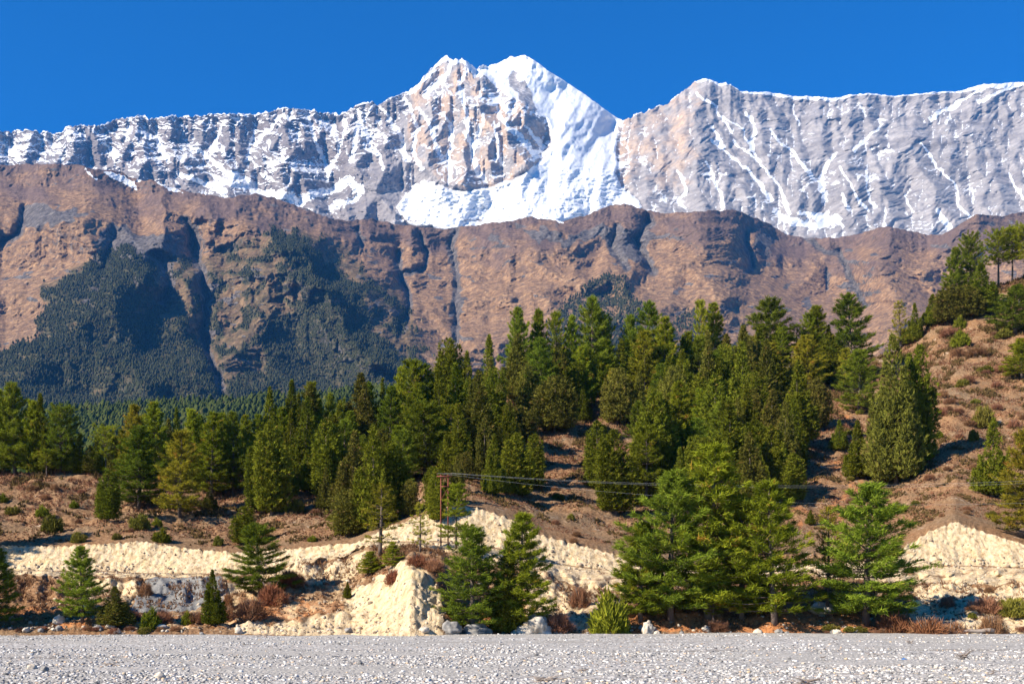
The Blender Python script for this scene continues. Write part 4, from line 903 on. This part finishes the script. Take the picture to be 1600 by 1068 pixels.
 ('D0', 870, 986, 42, 56, 'brown leafless thicket on the bank right of the cream boulder'),
 ('D0', 905, 950, 46, 34, 'dark brown bush above the thicket on the bank'),
 ('D1', 1400, 992, 44, 64, 'rusty green bush at the right foot of the big spreading pine'),
 ('D1', 1448, 996, 40, 62, 'reddish brown bush beside the fallen trunk'),
 ('D0', 1490, 994, 32, 44, 'leafless bush over the fallen trunk'),
 ('D0', 1548, 992, 46, 48, 'tangle of bare roots at the right end of the fallen trunk'),
 ('D0', 1540, 958, 36, 56, 'brown bush on the cream bank below the right hand road'),
 ('B1', 1582, 962, 34, 44, 'olive bush on the cream bank near the right edge'),
 ('D0', 1478, 948, 24, 26, 'small brown bush at the left of the cream bank'),
 ('D0', 1120, 985, 24, 36, 'low dark bush on the orange earth under the riverside clump'),
]
for k_, u_, v_, h_, w_, lb in TREES: plant(k_, u_, v_, h_, w_, lb, dY=-1.5 if u_ == 712 else 0)
# the crowd of junipers and pines that fills the main wood
CROWD_J = 'olive green juniper in the crowd filling the main wood on the hillside'
CROWD_P = 'green pine in the crowd filling the main wood on the hillside'
r = np.random.default_rng(12)
woods = [  # u range, base row range, n, height, share of pines
 ((440, 640), (700, 778), 26, (80, 125), .25), ((640, 800), (655, 745), 26, (85, 130), .2), ((800, 1010), (618, 650), 20, (80, 115), .45),
 ((1000, 1190), (606, 660), 22, (90, 130), .35), ((985, 1200), (665, 790), 42, (95, 150), .12), ((1150, 1245), (640, 790), 14, (90, 140), .1),
 ((690, 835), (748, 792), 11, (60, 100), .1), ((505, 700), (780, 820), 8, (60, 90), .15), ((1190, 1330), (560, 610), 12, (60, 90), .8)]
for (u0, u1), (v0, v1), n, (h0, h1), ps in woods:
    for k in range(n):
        u_ = u0 + (u1 - u0) * (k + r.random()) / n; v_ = r.uniform(v0, v1); h_ = r.uniform(h0 * .8, h1 * 1.08)
        if 690 < u_ < 835 and v_ > 745: v_ = min(v_, 790 - max(0, (u_ - 800)) * .6)
        isp = r.random() < ps
        key = ['P0', 'P1', 'P3', 'PB', 'PY', 'P4', 'P5'][r.integers(7)] if isp else ['J0', 'J1', 'J2', 'JC', 'J3', 'J4', 'J5', 'JR'][r.integers(8)]
        if key in ('JR', 'J5'): h_ *= .75
        w_ = h_ * (r.uniform(.42, .58) if isp else r.uniform(.34, .5)) * (1.3 if key == 'JR' else 1)
        plant(key, u_, v_, h_, w_, CROWD_P if isp else CROWD_J, 'pines in the crowd of the main wood' if isp else 'junipers in the crowd of the main wood')
# trees behind the left meadow crest
for u_, h_ in [(-90, 130), (-60, 120), (-35, 138), (110, 60), (150, 62), (178, 66), (222, 96), (262, 92), (310, 98), (348, 104), (384, 100), (400, 96), (440, 100)]:
    isp = h_ > 92
    plant('P%d' % (int(u_) % 4) if isp else 'J%d' % (int(u_) % 3), u_, 732, h_, h_ * .42, 'dark green pine half hidden behind the left meadow' if isp else 'dark juniper half hidden behind the left meadow', 'pines behind the left meadow' if isp else 'junipers behind the left meadow')
# little bushes dotted over the open slopes
for k in range(96):
    reg = [((1440, 1600), (500, 760)), ((1255, 1400), (620, 800)), ((0, 380), (760, 845)), ((850, 960), (690, 850)), ((1400, 1600), (760, 815)), ((1460, 1600), (920, 985)), ((400, 560), (800, 840))][k % 7 if k < 70 else 0]
    u_ = r.uniform(*reg[0]); v_ = r.uniform(*reg[1]); dry = r.random() < (.62 if k < 70 else .85)
    if k % 7 == 3 and v_ > 690 + (u_ - 850) * 1.4 + 120: v_ -= 60
    h_ = r.uniform(6, 13) if k < 70 else r.uniform(8, 20)
    plant('D0' if dry else 'B1', u_, v_, h_, h_ * r.uniform(1.1, 2.0), 'small brown bush dotted on the open slope' if dry else 'small olive shrub dotted on the open slope', 'small brown bushes on the open slopes' if dry else 'small olive shrubs on the open slopes')

# ------------------------------------------------------------------ low dry growth on the open ground
def tufts(name, n, dens, hgt_, wid, m, seed, label, nb=5):
    P = sample_grid(HP, dens, n, seed); L = Leaves(seed); r = np.random.default_rng(seed)
    s = hgt_ * r.uniform(.4, 1.5, n)
    L.blades(P, np.tile([0, 0, 1.], (n, 1)) + r.normal(0, .25, (n, 3)), s, wid, r.random(n), .55, nb)
    return tag(obj(name, L.mesh(name, m)), label, name.replace('_', ' '), None, 'stuff')
open_ = (U > -60) * (U < 1660) * (SG > 5.05) * (SG < 6.2) * 1.0
tufts('dry_grass', 60000, open_ * (fbm(X / 7, Y / 7, 3, 121) > -.1), 0.45, 0.16, m_brown, 21, 'dry brown grass covering the open hillside', 4)
tufts('heath_scrub', 26000, open_ * sstep(0.15, .4, fbm(X / 6, Y / 6, 5, 122, .6)), 0.75, 0.22, m_scrub, 22, 'low dark olive scrub in patches on the open hillside', 7)
tufts('bank_grass', 9000, bank * (1 - scf) * (U > -60) * (U < 1660) * (1 - cream * .75) * (fbm(X / 3, Y / 3, 3, 123) > -.1), 0.40, 0.10, m_brown, 23, 'dry tussocks on the river bank below the road', 6)

# crumbled stones on the banks and below the cuts
nr_ = 7000; Pr = sample_grid(HP, (U > -60) * (U < 1660) * (SG > 1.0) * (SG < 5.0) * (0.25 + 1.2 * sstep(3.6, 4.0, SG) * (1 - sstep(4.15, 4.4, SG)) + .9 * (1 - sstep(1.0, 1.5, SG))), nr_, 61); rr_ = np.random.default_rng(62)
ss_ = 0.05 * 6.0 ** (rr_.random(nr_) ** 2.2); Wv_ = IV0[None] * rr_.uniform(.6, 1.3, (nr_, 12, 1)) * ss_[:, None, None] * rr_.uniform(.6, 1.3, (nr_, 1, 3)) + Pr[:, None]
tag(obj('rubble', mesh_np('rubble', Wv_.reshape(-1, 3), (IF0[None] + (np.arange(nr_) * 12)[:, None, None]).reshape(-1, 3), flat_attr_mat('crumbled bank stones', (0.17, 0.12, 0.08), (0.56, 0.46, 0.33), 0.95, 3.0), False, {'tone': np.repeat(rr_.random(nr_), 12)})), 'crumbled stones lying over the cream cuts and the river bank', 'rubble', None, 'stuff')
# ------------------------------------------------------------------ boulders, stones, driftwood
def rock_mesh(seed, flat=.7, lv=2, amp=.35):
    V0, F0 = subdiv(IV2, IF2) if lv == 3 else (IV2, IF2); a, b_ = perlin(V0[:, 0] * 1.4 + seed, V0[:, 1] * 1.4 + V0[:, 2], seed), perlin(V0[:, 2] * 3 + seed, V0[:, 0] * 3 - V0[:, 1], seed + 5)
    V = V0 * (1 + amp * a + amp * .45 * b_)[:, None]; q = 4.5; V = V * .55 + np.round(V * q) / q * .45; V[:, 2] *= flat
    return V, F0, np.clip(.5 + .4 * b_, 0, 1)
rk = {}
def rock(u, v, hpx, wpx, label, m, seed, name='boulder', group=None, onbed=False, Yb=None):
    if onbed or Yb:
        Yr = Yb or (CZ) / ((v - VH) / F); p = np.array([(u - UC) / F * Yr, Yr, 0.0]); p[2] = float(bed_z(p[0], p[1]))
    else: p = ground_at(u, v)
    k = (seed, m.name)
    if k not in rk:
        V, Fc, tn = rock_mesh(seed, 1.0, 3 if hpx > 14 else 2); rk[k] = mesh_np(name, V, Fc, m, hpx < 0, {'tone': tn})
    o = obj(name, rk[k]); Y_ = p[1]; sx = wpx / F * Y_ / 2; sz = hpx / F * Y_ / 2 * 1.25
    o.location = (p[0], p[1], p[2] + sz * .45); o.scale = (sx, sx * .85, sz); o.rotation_euler = (0, 0, seed * 1.3)
    return tag(o, label, 'boulder' if name == 'boulder' else 'stone', group)
rock(836, 992, 34, 50, 'big round cream boulder at the foot of the bank right of the two pines', m_cliffrock, 3)
rock(812, 993, 16, 26, 'brown boulder under the left side of the big round cream boulder', m_cliffrock, 4)
rock(1010, 992, 24, 18, 'upright white boulder on the orange earth at the foot of the wide clump', m_cliffrock, 5)
rock(1026, 993, 9, 14, 'small pale rock right beside the upright white boulder', m_cliffrock, 6)
rock(1183, 994, 12, 16, 'rounded cream boulder on the orange earth right of the wide clump', m_cliffrock, 7)
rock(1304, 997, 9, 12, 'small white boulder at the gravel edge left of the big spreading pine', m_cliffrock, 8)
rock(1282, 958, 18, 38, 'flat whitish boulder on the orange earth behind the thin yellowish pine', m_cliffrock, 9)
rock(151, 984, 9, 14, 'grey boulder on the gravel edge right below the left riverside pine', m_greyrock, 10)
rock(172, 981, 8, 16, 'pale boulder below the dark round juniper on the left bank', m_cliffrock, 11)
rock(91, 974, 14, 18, 'whitish rock at the left foot of the conical riverside pine', m_cliffrock, 12)
rock(92, 984, 8, 12, 'small grey rock at the gravel edge left of the orange earth', m_greyrock, 13)
rock(704, 990, 22, 34, 'dark grey rock at the right foot of the white scarp', m_greyrock, 14)
rock(745, 992, 18, 44, 'flat grey rock under the dense green pine', m_greyrock, 15)
rock(958, 996, 7, 26, 'flat pale stone slab at the gravel edge below the dense bush', m_cliffrock, 16)
rock(252, 981, 7, 20, 'light stone on the bank below the leafless bushes', m_cliffrock, 17)
rock(372, 988, 10, 14, 'white stone at the left end of the white scarp base', m_cliffrock, 18)
rock(1462, 505, 12, 16, 'grey crag poking out on the left shoulder of the top right hill', m_greyrock, 19)
rock(562, 1038, 7, 9, 'single black stone on the shingle below the white scarp', m_greyrock, 20, 'stone', None, True)
rock(70, 1046, 9, 14, 'largest dark stone among the shingle at the lower left', m_greyrock, 21, 'stone', None, True)
rock(50, 1042, 8, 16, 'pale pinkish stone left of the largest dark stone at the lower left', m_cliffrock, 22, 'stone', None, True)
rock(250, 1060, 10, 20, 'large pinkish white stone at the bottom left of the shingle', m_cliffrock, 23, 'stone', None, True)
for k in range(150):
    u_ = r.uniform(5, 1595); v_ = 1066 - 58 * r.random() ** 1.6; s_ = r.uniform(2.2, 5.5) * (v_ - 940) / 120
    wht = r.random() < .6
    rock(u_, v_, s_ * .8, s_ * 1.5, 'whitish cobble lying among the smaller pebbles of the riverbed' if wht else 'grey cobble lying among the smaller pebbles of the riverbed', m_cliffrock if wht else m_greyrock, 30 + k % 8, 'cobble', 'whitish cobbles on the riverbed' if wht else 'grey cobbles on the riverbed', True)

for k in range(64):
    u_ = r.uniform(0, 1600)
    if 370 < u_ < 690 and k % 3: continue
    s_ = 3 + 6 * r.random() ** 2; cr = r.random() < .6
    rock(u_, r.uniform(984, 993), s_, s_ * r.uniform(1.2, 2), 'small cream stone fallen along the foot of the bank' if cr else 'small grey stone fallen along the foot of the bank', m_cliffrock if cr else m_greyrock, 30 + k % 8, 'stone', 'small cream stones along the foot of the bank' if cr else 'small grey stones along the foot of the bank')
for k in range(26):
    u_ = r.uniform(1200, 1600) if k % 2 else r.uniform(0, 380); g_ = r.random() < .35; h_ = r.uniform(7, 13)
    plant('B1' if g_ else 'D0', u_, r.uniform(984, 992), h_, h_ * r.uniform(1.4, 2.6), 'low green tuft growing along the gravel edge' if g_ else 'low brown tuft growing along the gravel edge', 'green tufts along the gravel edge' if g_ else 'brown tufts along the gravel edge')
def stick_pile(u, v, wpx, n, label, seed, onbed=True, hgt_=.5, name='driftwood', cat='driftwood', m=None, thick=.03):
    r_ = np.random.default_rng(seed)
    if onbed: Yr = CZ / ((v - VH) / F); p = np.array([(u - UC) / F * Yr, Yr, 0.]); p[2] = float(bed_z(p[0], p[1]))
    else: p = ground_at(u, v)
    W = wpx / F * p[1]; S = Solid()
    for k in range(n):
        a = r_.uniform(-.5, .5) + (math.pi if r_.random() < .5 else 0); L_ = W * r_.uniform(.25, .6); c = np.array([r_.normal(0, W * .14), r_.normal(0, W * .1), r_.uniform(0.02, hgt_ * W * .25 + .04)])
        t_ = np.linspace(0, 1, 5)[:, None]; d = np.array([math.cos(a), math.sin(a) * .6, r_.uniform(-.1, .5) * hgt_ * 2])
        pts = c + d * t_ * L_ + np.cumsum(r_.normal(0, L_ * .05, (5, 3)), 0); pts[:, 2] = np.maximum(pts[:, 2], .02)
        S.tube(pts, np.linspace(thick, thick * .3, 5), 5, r_.uniform(.1, .9))
    o = obj(name, S.mesh(name, m or m_deadwood)); o.location = p; return tag(o, label, cat)
stick_pile(1506, 1030, 26, 26, 'heap of reddish brown roots and twigs on the shingle at the right', 1, hgt_=1.0)
stick_pile(22, 996, 16, 12, 'small dark root heap on the shingle at the far left', 2, hgt_=.9)
stick_pile(188, 992, 14, 4, 'dark short log lying on the shingle edge at the left', 3, thick=.1)
stick_pile(411, 995, 22, 8, 'driftwood at the left end of the white scarp base', 4)
stick_pile(172, 1038, 20, 16, 'thin twig heap on the shingle at the lower left', 5)
stick_pile(1307, 1003, 20, 2, 'single bent branch sticking out of the gravel on the right', 6, hgt_=1.2)
stick_pile(1366, 1024, 18, 5, 'few crossed twigs on the shingle left of the blue scrap', 7, hgt_=1.0)
stick_pile(1284, 1026, 10, 6, 'tiny brown twig heap on the shingle right of centre', 8)
stick_pile(1422, 1005, 12, 14, 'tuft of grey roots at the gravel edge under the rusty bush', 9, hgt_=1.2)
stick_pile(858, 1060, 46, 22, 'long reddish driftwood line at the bottom centre of the shingle', 10, hgt_=.4)
stick_pile(911, 1046, 16, 10, 'small reddish twig heap above the long driftwood line', 11)
stick_pile(884, 1026, 12, 5, 'small brown twig bundle on the shingle near the centre', 12)
stick_pile(1005, 1034, 30, 3, 'thin pale branch lying flat on the shingle near the centre', 13, hgt_=.2)
stick_pile(1255, 1066, 44, 16, 'brown driftwood scraps at the bottom edge beside the blue sheet', 14, hgt_=.5)
stick_pile(1545, 1053, 20, 6, 'bent twigs on the shingle at the lower right', 15, hgt_=.8)
stick_pile(1108, 1028, 14, 3, 'dark flat stick on the shingle right of the centre', 16, hgt_=.2)
# fallen trunk on the bank
p0 = ground_at(1452, 992); p1 = ground_at(1548, 992); S = Solid(); n_ = 14; q = np.linspace(0, 1, n_)[:, None]
pts = p0 * (1 - q) + p1 * q; pts[:, 2] = np.linspace(p0[2] + .25, p1[2] + .55, n_) + r.normal(0, .04, n_); pts[:, 1] -= 0.9
S.tube(pts, np.linspace(.10, .26, n_), 8, .6)
for k in range(9):
    c = pts[1 + k % 12]; S.tube(np.array([c, c + [r.uniform(-.6, .3), r.uniform(-.5, .2), r.uniform(.3, .9)], c + [r.uniform(-1.2, .5), r.uniform(-.7, .2), r.uniform(.6, 1.7)]]), [.06, .035, .012], 5, .6)
fl = obj('fallen_trunk', S.mesh('fallen_trunk', m_deadwood)); tag(fl, 'bleached fallen tree trunk lying along the gravel edge on the right', 'fallen tree')
# blue scraps
def scrap(u, v, wpx, label, seed):
    Yr = CZ / ((v - VH) / F); p = np.array([(u - UC) / F * Yr, Yr, 0.]); p[2] = float(bed_z(p[0], p[1])); W = wpx / F * Yr
    g = 12; gx, gy = np.meshgrid(np.linspace(-.5, .5, g), np.linspace(-.35, .35, g)); z = .16 * fbm(gx * 4 + seed, gy * 4, 3, seed) + .22 * np.cos(gx * 3.1) * np.cos(gy * 3)
    T0 = np.stack([gx * W, gy * W + z * W * .3, np.maximum(z, .02) * W + .02], -1).reshape(-1, 3); V = np.concatenate([T0, T0 - [0, 0, .015]]); f = grid_faces(g, g)
    o = obj('plastic_scrap', mesh_np('plastic_scrap', V, np.concatenate([f, f[:, ::-1] + g * g]), m_blue, False, {'tone': np.full(len(V), .5)})); o.location = p
    return tag(o, label, 'litter')
scrap(1413, 1031, 9, 'small crumpled blue plastic scrap on the shingle at the right', 3)
scrap(1258, 1064, 15, 'larger blue plastic sheet at the bottom edge of the shingle', 4)

# ------------------------------------------------------------------ power poles and lines
pb = ground_at(688, 852); Yp = float(pb[1]); ht = lambda v: CZ + (VH - v) / F * Yp
pp = bpy.data.objects.new('power_pole', None); COL.objects.link(pp); pp.location = (float((694.5 - UC) / F * Yp), Yp, float(pb[2]) - .1)
tag(pp, 'twin red steel power poles joined by crossarms beside the road', 'power pole')
top = ht(741) - pp.location.z; sx = 5.6 / F * Yp
for s_ in (-1, 1):
    S = Solid(); S.tube([(s_ * sx, 0, -.6), (s_ * sx, 0, top * .5), (s_ * sx, 0, top)], [.10, .09, .075], 10, .5); obj('pole', S.mesh('pole', m_rust), pp)
for zz, hw in ((top - .25, sx + .55), (top - 1.6, sx - .02)):
    S = Solid(); S.box((0, -.14, zz), (hw * 2, .1, .13), .6); obj('crossarm', S.mesh('crossarm', m_rust, False), pp)
S = Solid(); S.tube([(-sx, -.12, top - 3.4), (sx, -.12, top - 1.8)], [.03, .03], 5, .5); obj('brace', S.mesh('brace', m_rust), pp)
ins = []
for xx in (-sx - .45, 0.0, sx + .45):
    S = Solid(); S.tube([(xx, -.14, top - .2), (xx, -.14, top - .05), (xx, -.14, top - .04), (xx, -.14, top + .07), (xx, -.14, top + .08), (xx, -.14, top + .2)], [.03, .03, .09, .09, .05, .04], 8, .5)
    obj('insulator', S.mesh('insulator', m_porc), pp); ins.append(np.array([pp.location.x + xx, pp.location.y - .14, pp.location.z + top + .2]))
def wire(a, b_, sag, label):
    q = np.linspace(0, 1, 60)[:, None]; P = a * (1 - q) + b_ * q; P[:, 2] -= (4 * sag * q * (1 - q))[:, 0]
    S = Solid(); S.tube(P, [.0065] * 60, 5, .7); o = obj('power_line', S.mesh('power_line', m_wire)); return tag(o, label, 'power line', 'power lines')
Ye = 118.0; xe = 160.0
def endz(v, u): return CZ + (VH - v) / F * Ye
wire(ins[2], np.array([xe, Ye, ins[2][2] + 8.2]), 6.0, 'highest power line sagging across the hillside to the right')
wire(ins[1], np.array([xe, Ye + 1.2, ins[2][2] + 8.0]), 6.2, 'middle power line just below the highest one')
wire(ins[0], np.array([xe, Ye + 8, ins[2][2] + 7.4]), 8.2, 'lowest of the three power lines crossing the hillside')
pw_ = ground_at(1591, 478); S = Solid(); hh = 32 / F * pw_[1]
S.tube([(0, 0, -.5), (0, 0, hh * .5), (0, 0, hh)], [.16, .14, .12], 8, .5)
po = bpy.data.objects.new('utility_pole', None); COL.objects.link(po); po.location = pw_; tag(po, 'slim pale utility pole among the trees near the top right corner', 'pole')
obj('pole', S.mesh('pole', m_galv), po); S = Solid(); S.box((0, 0, hh - .5), (1.6, .12, .12), .5, .5); obj('crossarm', S.mesh('crossarm', m_galv, False), po)
# ------------------------------------------------------------------ air between here and the mountains
hx = 10500.0
hv = np.array([(x, y, z) for x in (-hx, hx) for y in (-80.0, 14500.0) for z in (-3.0, 6600.0)])
hf = np.array([(0,1,3,2),(4,6,7,5),(0,4,5,1),(2,3,7,6),(0,2,6,4),(1,5,7,3)])
m_haze = bpy.data.materials.new('pale blue air'); m_haze.use_nodes = True; t = m_haze.node_tree; t.nodes.clear()
ho = t.nodes.new('ShaderNodeOutputMaterial'); pvn = t.nodes.new('ShaderNodeVolumePrincipled')
pvn.inputs['Color'].default_value = (0.07, 0.33, 0.85, 1); pvn.inputs['Density'].default_value = 2.3e-5; pvn.inputs['Anisotropy'].default_value = 0.0
t.links.new(pvn.outputs[0], ho.inputs['Volume'])
o = obj('haze', mesh_np('haze', hv, hf, m_haze)); tag(o, 'thin blue air haze over the valley and mountains', 'haze', None, 'stuff')
